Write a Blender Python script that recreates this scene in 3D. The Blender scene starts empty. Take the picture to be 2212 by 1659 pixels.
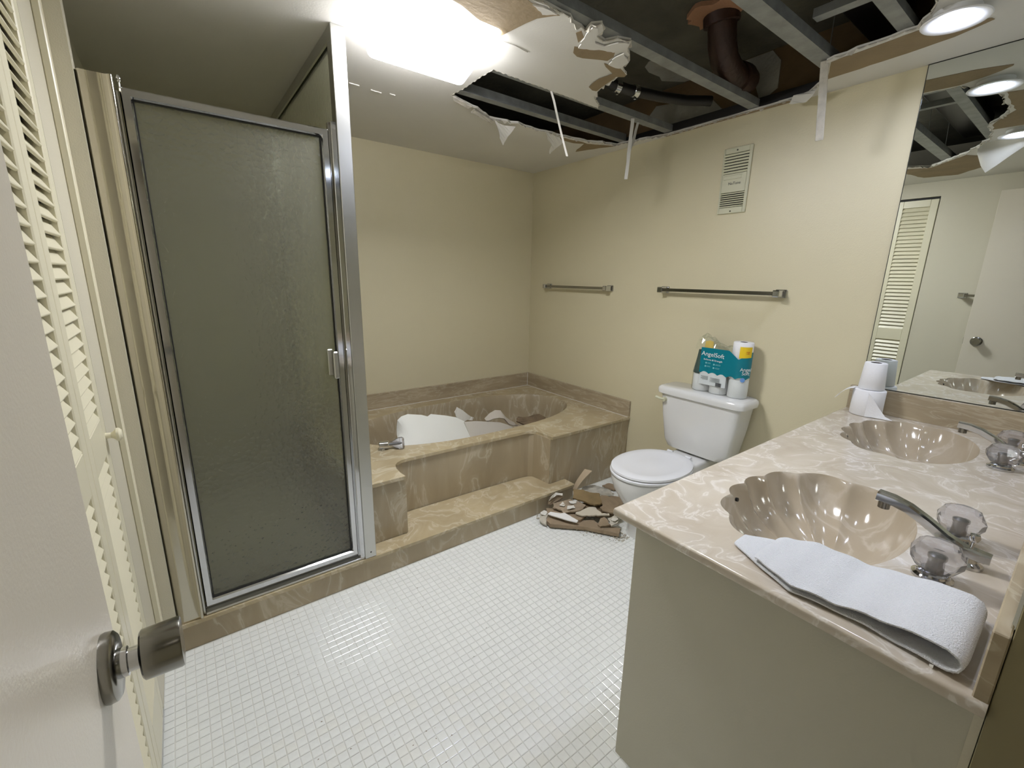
import bpy, bmesh, math, random
from mathutils import Vector, Matrix, noise
from mathutils.geometry import tessellate_polygon
random.seed(7)
sc = bpy.context.scene
COL = sc.collection
S = 0.91            # the measured coordinates below are 1/S too large; everything top-level is scaled at the end
PI = math.pi

# ------------------------------------------------------------------ camera, world, exposure, lamps
cam = bpy.data.cameras.new('camera'); co = bpy.data.objects.new('camera', cam); COL.objects.link(co)
r = Vector((0.800778, -0.598665, 0.018837)); u = Vector((0.124906, 0.197668, 0.972279)); f = Vector((0.585793, 0.776226, -0.233065))
co.matrix_world = Matrix(((r.x, u.x, -f.x, 0), (r.y, u.y, -f.y, 0), (r.z, u.z, -f.z, 1.45673*S), (0, 0, 0, 1)))
cam.sensor_fit = 'HORIZONTAL'; cam.sensor_width = 36; cam.lens = 36*947.85/2212; cam.clip_start = 0.02; cam.clip_end = 50
sc.camera = co
w = bpy.data.worlds.new('world'); sc.world = w; w.use_nodes = True
w.node_tree.nodes['Background'].inputs[0].default_value = (0.05, 0.05, 0.05, 1)
w.node_tree.nodes['Background'].inputs[1].default_value = 0.2
sc.view_settings.view_transform = 'Standard'; sc.view_settings.look = 'None'
sc.view_settings.gamma = 1; sc.view_settings.use_curve_mapping = False
sc.view_settings.exposure = 0.65
cy_ = sc.cycles
cy_.max_bounces = 9; cy_.diffuse_bounces = 4; cy_.glossy_bounces = 4; cy_.transmission_bounces = 7; cy_.transparent_max_bounces = 10
cy_.caustics_refractive = False; cy_.adaptive_threshold = 0.03
FIX_E = 46.0        # fluorescent lens emission
SPOT_E = 98.0       # recessed lamp faces
HALL_W = 0.15
def area(name, loc, rot, size, watt, col=(1, 1, 1)):
    l = bpy.data.lights.new(name, 'AREA'); l.energy = watt*S*S; l.size = size; l.color = col; l.shape = 'DISK'
    o = bpy.data.objects.new(name, l); COL.objects.link(o); o.location = loc; o.rotation_euler = rot
    return o
area('hall_fill', (0.35, -0.75, 2.3), (0, 0, 0), 0.4, HALL_W, (1, 0.93, 0.82))  # weak added fill behind the camera; the hall itself is unlit

# ------------------------------------------------------------------ materials
def lin(c):
    return tuple(((v/255)/12.92 if v/255 <= 0.04045 else ((v/255+0.055)/1.055)**2.4) for v in c)
MATS = {}
def mat(name, col, rough=0.5, metal=0.0, bump=0.0, bscale=60, var=0.0, vscale=3, spec=0.5, coat=0.0, **k):
    m = bpy.data.materials.new(name); m.use_nodes = True; nt = m.node_tree; N = nt.nodes; L = nt.links
    b = N['Principled BSDF']; c = lin(col)
    b.inputs['Base Color'].default_value = (*c, 1); b.inputs['Roughness'].default_value = rough
    b.inputs['Metallic'].default_value = metal; b.inputs['Specular IOR Level'].default_value = spec
    b.inputs['Coat Weight'].default_value = coat
    for kk, v in k.items(): b.inputs[kk.replace('_', ' ')].default_value = v
    tc = N.new('ShaderNodeTexCoord')
    if var:
        n = N.new('ShaderNodeTexNoise'); n.inputs['Scale'].default_value = vscale; n.inputs['Detail'].default_value = 4
        mr = N.new('ShaderNodeMapRange'); mr.inputs[1].default_value = 0.3; mr.inputs[2].default_value = 0.7
        mr.inputs[3].default_value = 1-var; mr.inputs[4].default_value = 1+var*0.6
        mx = N.new('ShaderNodeVectorMath'); mx.operation = 'SCALE'; mx.inputs[0].default_value = c
        L.new(tc.outputs['Object'], n.inputs['Vector']); L.new(n.outputs['Fac'], mr.inputs[0]); L.new(mr.outputs[0], mx.inputs['Scale'])
        L.new(mx.outputs[0], b.inputs['Base Color'])
    if bump:
        n2 = N.new('ShaderNodeTexNoise'); n2.inputs['Scale'].default_value = bscale; n2.inputs['Detail'].default_value = 3
        bp = N.new('ShaderNodeBump'); bp.inputs['Strength'].default_value = 1; bp.inputs['Distance'].default_value = bump
        L.new(tc.outputs['Object'], n2.inputs['Vector']); L.new(n2.outputs['Fac'], bp.inputs['Height']); L.new(bp.outputs[0], b.inputs['Normal'])
    MATS[name] = m
    return m
def emit(name, col, s):
    m = bpy.data.materials.new(name); m.use_nodes = True; nt = m.node_tree
    b = nt.nodes['Principled BSDF']; b.inputs['Base Color'].default_value = (*lin(col), 1)
    b.inputs['Emission Color'].default_value = (*lin(col), 1); b.inputs['Emission Strength'].default_value = s
    return m
def marble(name, base, dark, light, scale, stretch=(1, 1, 1), vein=0.6, rough=0.22, band=0.06):
    m = bpy.data.materials.new(name); m.use_nodes = True; nt = m.node_tree; N = nt.nodes; L = nt.links
    b = N['Principled BSDF']; b.inputs['Roughness'].default_value = rough; b.inputs['Specular IOR Level'].default_value = 0.45
    tc = N.new('ShaderNodeTexCoord'); mp = N.new('ShaderNodeMapping'); mp.inputs['Scale'].default_value = stretch
    L.new(tc.outputs['Object'], mp.inputs['Vector'])
    wn = N.new('ShaderNodeTexNoise'); wn.inputs['Scale'].default_value = scale*0.55; wn.inputs['Detail'].default_value = 2; wn.inputs['Distortion'].default_value = 1.2
    L.new(mp.outputs[0], wn.inputs['Vector'])
    sc_ = N.new('ShaderNodeVectorMath'); sc_.operation = 'SCALE'; sc_.inputs['Scale'].default_value = 0.9/scale*2
    L.new(wn.outputs['Color'], sc_.inputs[0])
    ad = N.new('ShaderNodeVectorMath'); ad.operation = 'ADD'; L.new(mp.outputs[0], ad.inputs[0]); L.new(sc_.outputs[0], ad.inputs[1])
    v1 = N.new('ShaderNodeTexNoise'); v1.inputs['Scale'].default_value = scale; v1.inputs['Detail'].default_value = 5; v1.inputs['Distortion'].default_value = 0.8; v1.inputs['Roughness'].default_value = 0.55
    L.new(ad.outputs[0], v1.inputs['Vector'])
    rp = N.new('ShaderNodeValToRGB'); e = rp.color_ramp.elements
    e[0].position = 0.5-band*2.2; e[0].color = (0, 0, 0, 1); e[1].position = 0.5+band*1.6; e[1].color = (0, 0, 0, 1)
    x = e.new(0.5); x.color = (1, 1, 1, 1); x = e.new(0.5+band*0.35); x.color = (0.25, 0.25, 0.25, 1); x = e.new(0.5-band*0.5); x.color = (0.2, 0.2, 0.2, 1)
    L.new(v1.outputs['Fac'], rp.inputs[0])
    v2 = N.new('ShaderNodeTexNoise'); v2.inputs['Scale'].default_value = scale*0.8; v2.inputs['Detail'].default_value = 6
    L.new(ad.outputs[0], v2.inputs['Vector'])
    mr = N.new('ShaderNodeMapRange'); mr.inputs[1].default_value = 0.35; mr.inputs[2].default_value = 0.65; L.new(v2.outputs['Fac'], mr.inputs[0])
    m1 = N.new('ShaderNodeMix'); m1.data_type = 'RGBA'; m1.inputs[6].default_value = (*lin(dark), 1); m1.inputs[7].default_value = (*lin(base), 1)
    L.new(mr.outputs[0], m1.inputs[0])
    ml = N.new('ShaderNodeMath'); ml.operation = 'MULTIPLY'; ml.inputs[1].default_value = vein; L.new(rp.outputs[0], ml.inputs[0])
    m2 = N.new('ShaderNodeMix'); m2.data_type = 'RGBA'; m2.inputs[7].default_value = (*lin(light), 1)
    L.new(m1.outputs[2], m2.inputs[6]); L.new(ml.outputs[0], m2.inputs[0]); L.new(m2.outputs[2], b.inputs['Base Color'])
    return m
def glassy(name, col, rough, clear, tint=None, bump=0.0, bscale=70, voronoi=False, haze=0.0, hcol=(200, 200, 180), gbump=0.0):
    """rough refraction mixed with see-through, with glossy skin; a real pane from every side"""
    m = bpy.data.materials.new(name); m.use_nodes = True; nt = m.node_tree; N = nt.nodes; L = nt.links
    N.remove(N['Principled BSDF']); out = N['Material Output']
    g = N.new('ShaderNodeBsdfRefraction'); g.inputs['Color'].default_value = (*lin(col), 1); g.inputs['Roughness'].default_value = rough; g.inputs['IOR'].default_value = 1.2
    t = N.new('ShaderNodeBsdfTransparent'); t.inputs[0].default_value = (*lin(tint or col), 1)
    gl = N.new('ShaderNodeBsdfGlossy'); gl.inputs['Roughness'].default_value = 0.12
    mx = N.new('ShaderNodeMixShader'); mx.inputs[0].default_value = clear
    L.new(g.outputs[0], mx.inputs[1]); L.new(t.outputs[0], mx.inputs[2])
    if haze:
        df = N.new('ShaderNodeBsdfDiffuse'); df.inputs[0].default_value = (*lin(hcol), 1); tr_ = N.new('ShaderNodeBsdfTranslucent'); tr_.inputs[0].default_value = (*lin(hcol), 1)
        ma = N.new('ShaderNodeMixShader'); ma.inputs[0].default_value = 0.5; L.new(df.outputs[0], ma.inputs[1]); L.new(tr_.outputs[0], ma.inputs[2])
        mb_ = N.new('ShaderNodeMixShader'); mb_.inputs[0].default_value = haze; L.new(mx.outputs[0], mb_.inputs[1]); L.new(ma.outputs[0], mb_.inputs[2]); mx = mb_
    lw = N.new('ShaderNodeLayerWeight'); pw = N.new('ShaderNodeMath'); pw.operation = 'POWER'; pw.inputs[1].default_value = 4
    fr = N.new('ShaderNodeMapRange'); fr.inputs[3].default_value = 0.04; fr.inputs[4].default_value = 0.75
    L.new(lw.outputs['Facing'], pw.inputs[0]); L.new(pw.outputs[0], fr.inputs[0])
    m2 = N.new('ShaderNodeMixShader'); L.new(fr.outputs[0], m2.inputs[0]); L.new(mx.outputs[0], m2.inputs[1]); L.new(gl.outputs[0], m2.inputs[2])
    L.new(m2.outputs[0], out.inputs[0])
    if bump:
        tc = N.new('ShaderNodeTexCoord')
        n = N.new('ShaderNodeTexVoronoi') if voronoi else N.new('ShaderNodeTexNoise')
        n.inputs['Scale'].default_value = bscale
        bp = N.new('ShaderNodeBump'); bp.inputs['Distance'].default_value = bump
        L.new(tc.outputs['Object'], n.inputs['Vector']); L.new(n.outputs[0], bp.inputs['Height'])
        L.new(bp.outputs[0], g.inputs['Normal'])
        if gbump:
            bq = N.new('ShaderNodeBump'); bq.inputs['Distance'].default_value = gbump; L.new(n.outputs[0], bq.inputs['Height']); L.new(bq.outputs[0], gl.inputs['Normal'])
    return m

M_WALL = mat('cream_wall_paint', (215, 206, 174), 0.35, bump=0.0006, bscale=260, var=0.02, vscale=1.2, spec=0.35)
M_WALLG = mat('beige_wall_paint', (208, 202, 182), 0.42, bump=0.0006, bscale=260, spec=0.35)
M_CEIL = mat('white_ceiling_paint', (222, 219, 210), 0.7, bump=0.0003, bscale=160, var=0.03, vscale=2)
M_TRIM = mat('cream_trim_paint', (222, 216, 190), 0.35)
M_DOOR = mat('beige_door_paint', (220, 212, 195), 0.28, bump=0.0004, bscale=200)
M_GROUT = mat('grout', (220, 219, 212), 0.8, bump=0.0006, bscale=300)
M_TILE = mat('white_floor_tile', (232, 234, 231), 0.16, bump=0.0005, bscale=50, var=0.04, vscale=25)
M_TILE2 = mat('off_white_floor_tile', (231, 232, 227), 0.18, bump=0.0005, bscale=50, var=0.04, vscale=25)
M_MARB = marble('cultured_marble_tub', (188, 172, 138), (168, 152, 120), (216, 206, 182), 4.2, (1, 1, 0.8), 0.55, 0.2)
M_MARBV = marble('cultured_marble_panel', (176, 161, 133), (160, 145, 118), (204, 194, 172), 4.5, (1, 1, 0.32), 0.6, 0.25, 0.05)
M_MARBC = marble('cultured_marble_counter', (203, 193, 176), (190, 178, 160), (236, 232, 226), 6.2, (1, 1, 1), 0.62, 0.16, 0.055)
M_MARBB = marble('cultured_marble_basin', (184, 171, 150), (176, 162, 140), (214, 206, 192), 3.5, (1, 1, 0.6), 0.45, 0.14, 0.08)
M_MARBS = marble('cultured_marble_splash', (176, 161, 134), (156, 141, 116), (204, 192, 168), 3.0, (1, 1, 5), 0.5, 0.25)
M_MARBSH = marble('cultured_marble_shower', (222, 216, 198), (210, 204, 186), (230, 224, 208), 2.2, (1, 1, 0.6), 0.3, 0.3)
M_CAB = mat('cabinet_laminate', (196, 192, 174), 0.38, bump=0.0003, bscale=200)
M_CHROME = mat('chrome', (205, 206, 208), 0.09, 1.0)
M_ALU = mat('satin_aluminium', (196, 196, 192), 0.3, 1.0)
M_ALUB = mat('brushed_jamb_aluminium', (190, 184, 168), 0.13, 1.0)
M_BNICK = mat('satin_chrome_knob', (150, 148, 142), 0.2, 1.0)
M_BLACK = mat('black_gasket', (22, 22, 20), 0.6)
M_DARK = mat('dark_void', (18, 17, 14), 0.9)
M_PORC = mat('white_porcelain', (226, 226, 224), 0.12, coat=0.3)
M_SEAT = mat('white_plastic_seat', (232, 233, 236), 0.2)
M_TOWEL = mat('white_terry', (236, 238, 242), 0.95, bump=0.004, bscale=420, Sheen_Weight=0.4)
M_PAPER = mat('white_tissue', (240, 240, 242), 0.95, bump=0.0008, bscale=160)
M_CARD = mat('brown_core', (60, 48, 38), 0.9)
M_GYP = mat('torn_gypsum', (196, 190, 176), 0.95, bump=0.003, bscale=120, var=0.15, vscale=30)
M_KRAFT = mat('brown_drywall_paper', (150, 131, 100), 0.9, bump=0.001, bscale=60, var=0.12, vscale=8)
M_KRAFTD = mat('dark_brown_drywall_paper', (126, 108, 84), 0.9, bump=0.002, bscale=80, var=0.2, vscale=12)
M_BOARD = mat('board_brown_paper', (150, 132, 108), 0.9, bump=0.002, bscale=60, var=0.15, vscale=14)
M_STEEL = mat('galvanised_steel', (146, 148, 145), 0.55, 0.4, bump=0.001, bscale=60, var=0.2, vscale=18)
M_COPPER = mat('brown_cast_pipe', (60, 38, 27), 0.5, 0.1, bump=0.003, bscale=40, var=0.4, vscale=9)
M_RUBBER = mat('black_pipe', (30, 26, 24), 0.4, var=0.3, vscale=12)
M_FOAM = mat('orange_brown_foam', (158, 116, 86), 0.95, bump=0.004, bscale=80)
M_CONC = mat('concrete_slab', (82, 79, 66), 0.95, bump=0.004, bscale=30, var=0.35, vscale=4)
M_BRWN = mat('brown_unpainted_wall', (104, 82, 52), 0.85, bump=0.002, bscale=50, var=0.25, vscale=5)
M_MORTAR = mat('grey_plaster', (150, 147, 136), 0.95, bump=0.003, bscale=60, var=0.2, vscale=7)
M_VENT = mat('ivory_vent_plastic', (206, 204, 176), 0.4)
M_SCREW = mat('dark_screw', (70, 68, 60), 0.4, 0.8)
M_TEAL = mat('teal_print', (0, 122, 138), 0.3)
M_WPRINT = mat('white_print', (236, 240, 240), 0.4)
M_GPRINT = mat('grey_print', (150, 156, 156), 0.5)
M_DPRINT = mat('dark_print', (52, 52, 54), 0.5)
M_YEL = mat('yellow_print', (238, 202, 40), 0.4)
M_RED = mat('red_print', (190, 50, 30), 0.5)
M_BLUE = mat('blue_print', (112, 158, 222), 0.4)
M_TXT = mat('label_ink', (64, 62, 66), 0.6)
M_LENS = emit('fluorescent_lens', (250, 251, 255), FIX_E)
M_LAMP = emit('downlight_lamp', (224, 231, 255), SPOT_E)
M_TRIMW = mat('white_lamp_trim', (236, 236, 236), 0.35)
M_CRYS = glassy('acrylic_crystal', (248, 248, 252), 0.03, 0.3, haze=0.08, hcol=(230, 230, 235))
M_FILM = glassy('clear_plastic_film', (254, 255, 254), 0.02, 0.96, bump=0.004, bscale=30)
M_TFILM = glassy('teal_tinted_film', (176, 194, 194), 0.3, 0.4, haze=0.35, hcol=(110, 140, 142))
M_GLASS = glassy('obscure_shower_glass', (240, 242, 232), 0.035, 0.30, (238, 240, 228), bump=0.010, bscale=52, voronoi=True, haze=0.21, hcol=(212, 211, 202), gbump=0.0015)
M_GLASSP = glassy('partition_glass', (240, 242, 232), 0.05, 0.72, (244, 246, 236), bump=0.005, bscale=52, voronoi=True, haze=0.06, hcol=(200, 198, 172), gbump=0.0015)
M_MIRROR = mat('mirror_silver', (226, 230, 226), 0.0, 1.0)
M_MEDGE = mat('mirror_edge', (60, 62, 58), 0.3, 0.6)

# ------------------------------------------------------------------ mesh helpers
class B:
    def __init__(s): s.bm = bmesh.new()
    def box(s, x0, x1, y0, y1, z0, z1, bev=0.0, rot=None, seg=1):
        vs = [s.bm.verts.new((x, y, z)) for x in (x0, x1) for y in (y0, y1) for z in (z0, z1)]
        idx = [(0, 1, 3, 2), (4, 6, 7, 5), (0, 4, 5, 1), (2, 3, 7, 6), (0, 2, 6, 4), (1, 5, 7, 3)]
        fs = [s.bm.faces.new([vs[i] for i in q]) for q in idx]
        if bev:
            es = list({e for q in fs for e in q.edges})
            g = bmesh.ops.bevel(s.bm, geom=es, offset=bev, segments=seg, affect='EDGES', profile=0.5)
            vs = list({v for v in g['verts']} | {v for v in vs if v.is_valid})
        if rot is not None:
            for v in vs: v.co = rot @ v.co
        return s
    def loft(s, rings, cap0=True, cap1=True, closed=True):
        R = [[s.bm.verts.new(p) for p in ring] for ring in rings]
        n = len(R[0])
        for a, b in zip(R, R[1:]):
            for i in range(n if closed else n-1):
                j = (i+1) % n
                s.bm.faces.new((a[i], a[j], b[j], b[i]))
        if cap0 and closed: s.bm.faces.new(list(reversed(R[0])))
        if cap1 and closed: s.bm.faces.new(R[-1])
        return s
    def lathe(s, prof, c=(0, 0, 0), axis=(0, 0, 1), n=24, cap0=True, cap1=True, phase=0.0):
        q = Vector((0, 0, 1)).rotation_difference(Vector(axis)).to_matrix(); c = Vector(c)
        rings = [[c + q @ Vector((r_*math.cos(2*PI*i/n+phase), r_*math.sin(2*PI*i/n+phase), z)) for i in range(n)] for r_, z in prof]
        return s.loft(rings, cap0, cap1)
    def cyl(s, a, b, r0, r1=None, n=16):
        a = Vector(a); b = Vector(b); d = b-a
        return s.lathe([(r0, 0), (r1 if r1 is not None else r0, d.length)], a, d.normalized(), n)
    def tube(s, pts, rad, n=12, prof=None, up=(0, 0, 1)):
        pts = [Vector(p) for p in pts]; rings = []
        for i, p in enumerate(pts):
            t = (pts[min(i+1, len(pts)-1)]-pts[max(i-1, 0)]).normalized()
            a = t.cross(Vector(up))
            if a.length < 1e-4: a = t.cross(Vector((1, 0, 0)))
            a.normalize(); b = t.cross(a) * -1
            rr = rad[i] if isinstance(rad, (list, tuple)) else rad
            if prof: rings.append([p + a*x*rr + b*y*rr for x, y in prof])
            else: rings.append([p + a*math.cos(2*PI*k/n)*rr + b*math.sin(2*PI*k/n)*rr for k in range(n)])
        return s.loft(rings)
    def prism(s, poly, z0, z1, holes=(), bottom=True, top=True, sides=True):
        loops = [[Vector((x, y, 0)) for x, y in poly]] + [[Vector((x, y, 0)) for x, y in h] for h in holes]
        flat = [v for l in loops for v in l]
        tris = tessellate_polygon(loops)
        lo = [s.bm.verts.new((v.x, v.y, z0)) for v in flat]; hi = [s.bm.verts.new((v.x, v.y, z1)) for v in flat]
        for t in tris:
            if top: s.bm.faces.new([hi[i] for i in t])
            if bottom: s.bm.faces.new([lo[i] for i in reversed(t)])
        k = 0
        for l in loops:
            n = len(l)
            if sides:
                for i in range(n):
                    j = (i+1) % n
                    s.bm.faces.new((lo[k+i], lo[k+j], hi[k+j], hi[k+i]))
            k += n
        return s
    def sheet(s, P, th):
        """P: grid of points -> thickened surface"""
        R = len(P); Cn = len(P[0])
        P = [[Vector(p) for p in row] for row in P]
        def nrm(i, j):
            a = P[min(i+1, R-1)][j]-P[max(i-1, 0)][j]; b = P[i][min(j+1, Cn-1)]-P[i][max(j-1, 0)]
            return a.cross(b).normalized()
        A = [[s.bm.verts.new(P[i][j]) for j in range(Cn)] for i in range(R)]
        D = [[s.bm.verts.new(P[i][j]+nrm(i, j)*th) for j in range(Cn)] for i in range(R)]
        for i in range(R-1):
            for j in range(Cn-1):
                s.bm.faces.new((A[i][j], A[i+1][j], A[i+1][j+1], A[i][j+1]))
                s.bm.faces.new((D[i][j], D[i][j+1], D[i+1][j+1], D[i+1][j]))
        rim = [(i, 0) for i in range(R)] + [(R-1, j) for j in range(1, Cn)] + [(i, Cn-1) for i in range(R-2, -1, -1)] + [(0, j) for j in range(Cn-2, 0, -1)]
        for q in range(len(rim)):
            i, j = rim[q]; i2, j2 = rim[(q+1) % len(rim)]
            s.bm.faces.new((A[i][j], D[i][j], D[i2][j2], A[i2][j2]))
        return s
    def poly3(s, pts, th, n=None):
        """flat irregular plate from coplanar-ish 3D points with thickness along its normal"""
        pts = [Vector(p) for p in pts]; c = sum(pts, Vector())/len(pts)
        nn = Vector()
        for i in range(len(pts)): nn += (pts[i]-c).cross(pts[(i+1) % len(pts)]-c)
        nn.normalize()
        if nn.z < 0: nn = -nn
        ax = (pts[0]-c).normalized(); ay = nn.cross(ax)
        tr = tessellate_polygon([[Vector(((p-c).dot(ax), (p-c).dot(ay), 0)) for p in pts]])
        hi = [s.bm.verts.new(p+nn*th/2) for p in pts]; lo = [s.bm.verts.new(p-nn*th/2) for p in pts]
        for t in tr:
            s.bm.faces.new([hi[i] for i in t]); s.bm.faces.new([lo[i] for i in reversed(t)])
        for i in range(len(pts)):
            j = (i+1) % len(pts); s.bm.faces.new((lo[i], lo[j], hi[j], hi[i]))
        return s
def wloc(p): return p.get('_w', (0, 0, 0)) if p else (0, 0, 0)
def obj(name, b, m, parent=None, smooth=35, label=None, kind=None, recalc=True):
    me = bpy.data.meshes.new(name)
    if recalc: bmesh.ops.recalc_face_normals(b.bm, faces=b.bm.faces)
    b.bm.to_mesh(me); b.bm.free()
    for mm in (m if isinstance(m, (list, tuple)) else [m]): me.materials.append(mm)
    if smooth:
        me.shade_smooth(); me.set_sharp_from_angle(angle=math.radians(smooth))
    o = bpy.data.objects.new(name, me); COL.objects.link(o)
    if parent:
        o.parent = parent
        if parent.type == 'EMPTY':
            o.location = -Vector(parent.location)
    if label: o['label'] = label
    if kind: o['kind'] = kind
    return o
def thing(name, label, cat, loc=(0, 0, 0), group=None, kind=None):
    o = bpy.data.objects.new(name, None); COL.objects.link(o); o.location = loc; o.empty_display_size = 0.05
    if label: o['label'] = label
    if cat: o['category'] = cat
    if group: o['group'] = group
    if kind: o['kind'] = kind
    return o
def tag(o, label, cat, group=None):
    o['label'] = label; o['category'] = cat
    if group: o['group'] = group
    return o
def struct(name, b, m, parent=None, label=None, **k):
    return obj(name, b, m, parent, label=label, kind=None if parent else 'structure', **k)
def text(name, body, size, mtx, m, parent, ext=0.0004):
    cu = bpy.data.curves.new(name, 'FONT'); cu.body = body; cu.size = size; cu.extrude = ext; cu.align_x = 'CENTER'; cu.align_y = 'CENTER'
    cu.resolution_u = 3
    t = bpy.data.objects.new(name+'_c', cu); COL.objects.link(t)
    dg = bpy.context.evaluated_depsgraph_get(); me = bpy.data.meshes.new_from_object(t.evaluated_get(dg)); me.name = name
    bpy.data.objects.remove(t); bpy.data.curves.remove(cu)
    me.materials.clear(); me.materials.append(m); me.transform(mtx)
    o = bpy.data.objects.new(name, me); COL.objects.link(o)
    if parent:
        o.parent = parent
        if parent.type == 'EMPTY': o.location = -Vector(parent.location)
    return o

# ------------------------------------------------------------------ measurements
XR, YL, H = 2.64, 3.244, 2.36
XW = -0.215          # closet wall
ZT, ZS, ZC, ZSP = 0.454, 0.578, 0.862, 0.978
YS, YT, ZST = 1.9056, 1.998, 0.12
SLAB = 2.64

# ------------------------------------------------------------------ ROOM SHELL
floor = struct('floor', B().box(-1.0, XR, -1.4, 2.03, -0.06, -0.0025), M_GROUT, smooth=0)
struct('wall_far', B().box(XW-0.1, XR+0.1, YL, YL+0.1, -0.06, SLAB), M_WALL, smooth=0)
wr = struct('wall_right', B().box(XR, XR+0.1, -0.12, YL, -0.06, H), M_WALL, smooth=0)
struct('trim_2', B().box(XR, XR+0.1, -0.12, YL, H, SLAB), M_BRWN, smooth=0, label='brown unpainted wall above the broken ceiling')
struct('trim_3', B().box(XR-0.035, XR, 0.9, YL, H+0.012, H+0.055), M_RUBBER, smooth=0, label='steel wall track along the edge of the broken ceiling')
struct('wall_vanity', B().box(0.888, XR, -0.13, -0.014, -0.06, SLAB), M_WALL, smooth=0)
struct('trim_10', B().box(0.882, 0.888, -0.135, -0.0135, 0.0, 2.25, 0.001), mat('shaded_jamb_paint', (142, 132, 98), 0.5), smooth=0, label='door jamb beside the vanity, coloured dark olive for its shade')  # jamb stands in shade; that darkness is put into its colour
struct('wall_header', B().box(-0.158, 0.885, -0.13, -0.014, 2.25, SLAB).box(-0.9, -0.158, -0.13, -0.014, -0.06, SLAB), M_WALL, smooth=0)
struct('wall_left', B().box(XW-0.08, XW, -0.014, 1.06, -0.06, SLAB).box(XW-0.08, XW, 1.67, YL, -0.06, SLAB).box(XW-0.08, XW, 1.06, 1.67, 2.235, SLAB), M_WALLG, smooth=0)
struct('trim_1', B().box(XW, -0.158, 1.90, 1.96, 0.0, H), M_WALLG, smooth=0, label='beige wall return beside the shower jamb')
struct('trim_4', B().box(XW, -0.196, 1.862, 1.899, 0.0, H, 0.003), M_TRIM, label='cream casing strip between closet and shower')
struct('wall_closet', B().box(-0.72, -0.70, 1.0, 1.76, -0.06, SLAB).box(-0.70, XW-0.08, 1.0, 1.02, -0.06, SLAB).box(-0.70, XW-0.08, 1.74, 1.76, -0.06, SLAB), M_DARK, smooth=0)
struct('wall_hall', B().box(-1.0, 2.0, -1.5, -1.4, -0.06, SLAB).box(-1.1, -1.0, -1.5, -0.014, -0.06, SLAB).box(1.9, 2.0, -1.4, -0.13, -0.06, SLAB), M_WALL, smooth=0)
struct('floor_hall', B().box(1.0-2.0, 1.9, -1.4, -0.13, -0.0025, -0.001), M_WALLG, smooth=0)
struct('ceiling_hall', B().box(-1.0, 1.9, -1.4, -0.13, 2.4, 2.45), M_CEIL, smooth=0)
slab = struct('ceiling_slab', B().box(-1.0, XR+0.1, -0.13, YL, SLAB, SLAB+0.1), M_CONC, smooth=0, label='rough concrete slab above the broken ceiling')
# plaster patches on the slab and on the bare wall
def blob(cx, cy, rx, ry, n=16, j=0.25, seed=0):
    rnd = random.Random(seed)
    return [(cx+rx*math.cos(2*PI*i/n)*(1+rnd.uniform(-j, j)), cy+ry*math.sin(2*PI*i/n)*(1+rnd.uniform(-j, j))) for i in range(n)]
for k, (cx, cy, rx, ry) in enumerate([(2.45, 1.75, 0.2, 0.12), (2.0, 0.75, 0.16, 0.12), (1.6, 1.1, 0.14, 0.2)]):
    obj('plaster_patch', B().prism(blob(cx, cy, rx, ry, seed=k+3), SLAB-0.004, SLAB), M_MORTAR, slab, 0)
for k, pts in enumerate(([(1.504, 2.636), (1.30, 2.636), (1.251, 2.575), (1.249, 2.449), (1.30, 2.42), (1.338, 2.419), (1.394, 2.557), (1.45, 2.60)],
                         [(1.80, 2.534), (1.638, 2.52), (1.545, 2.428), (1.686, 2.40), (1.85, 2.42), (2.1, 2.47), (2.0, 2.56)])):
    b = B(); b.poly3([(XR-0.002, y, z) for y, z in pts], 0.004)
    struct('trim_5' if k == 0 else 'trim_6', b, M_MORTAR, label=('light plaster patch beside the thick pipe on the bare brown wall', 'grey plaster patch lower on the bare brown wall')[k], smooth=0)

# ceiling with its torn hole
HOLE = [(1.243, 2.207), (1.337, 2.245), (1.615, 2.365), (1.768, 2.328), (2.016, 2.342), (2.297, 2.316), (2.536, 2.22), (2.615, 1.876),
        (2.615, 1.507), (2.60, 1.10), (2.474, 0.962), (2.285, 0.897), (2.268, 0.718), (2.252, 0.60), (2.14, 0.53), (1.956, 0.50), (1.69, 0.50), (1.45, 0.60), (1.1, 0.63),
        (0.75, 0.8), (0.476, 1.03), (0.60, 1.2), (0.83, 1.30), (1.083, 1.345), (1.166, 1.335), (1.236, 1.338), (1.276, 1.356), (1.345, 1.371), (1.331, 1.33), (1.361, 1.297), (1.391, 1.329), (1.403, 1.362), (1.454, 1.371), (1.484, 1.327),
        (1.529, 1.303), (1.562, 1.354), (1.652, 1.406), (1.672, 1.468), (1.752, 1.502), (1.735, 1.546), (1.758, 1.639), (1.784, 1.712), (1.81, 1.766), (1.932, 1.838), (1.933, 1.851), (1.25, 1.841), (1.249, 1.974), (1.251, 2.092)]
def ragged(poly, step, amp, seed, straight=()):
    rnd = random.Random(seed); out = []
    for i in range(len(poly)):
        a = Vector(poly[i]); b = Vector(poly[(i+1) % len(poly)]); n = max(1, int((b-a).length/step))
        am = amp*0.25 if i in straight else (amp*0.5 if 22 < i < 43 and len(poly) > 40 else amp)
        for k in range(n):
            p = a.lerp(b, k/n); out.append((p.x+rnd.uniform(-am, am), p.y+rnd.uniform(-am, am)))
    return out
HR = ragged(HOLE, 0.035, 0.011, 5, straight=(7, 8, 43, 44, 45, 46, 47))
ceil = struct('ceiling', B().prism([(XW, -0.014), (XR, -0.014), (XR, YL), (XW, YL)], H, H+0.013, [HR]), M_CEIL, smooth=0)
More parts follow.
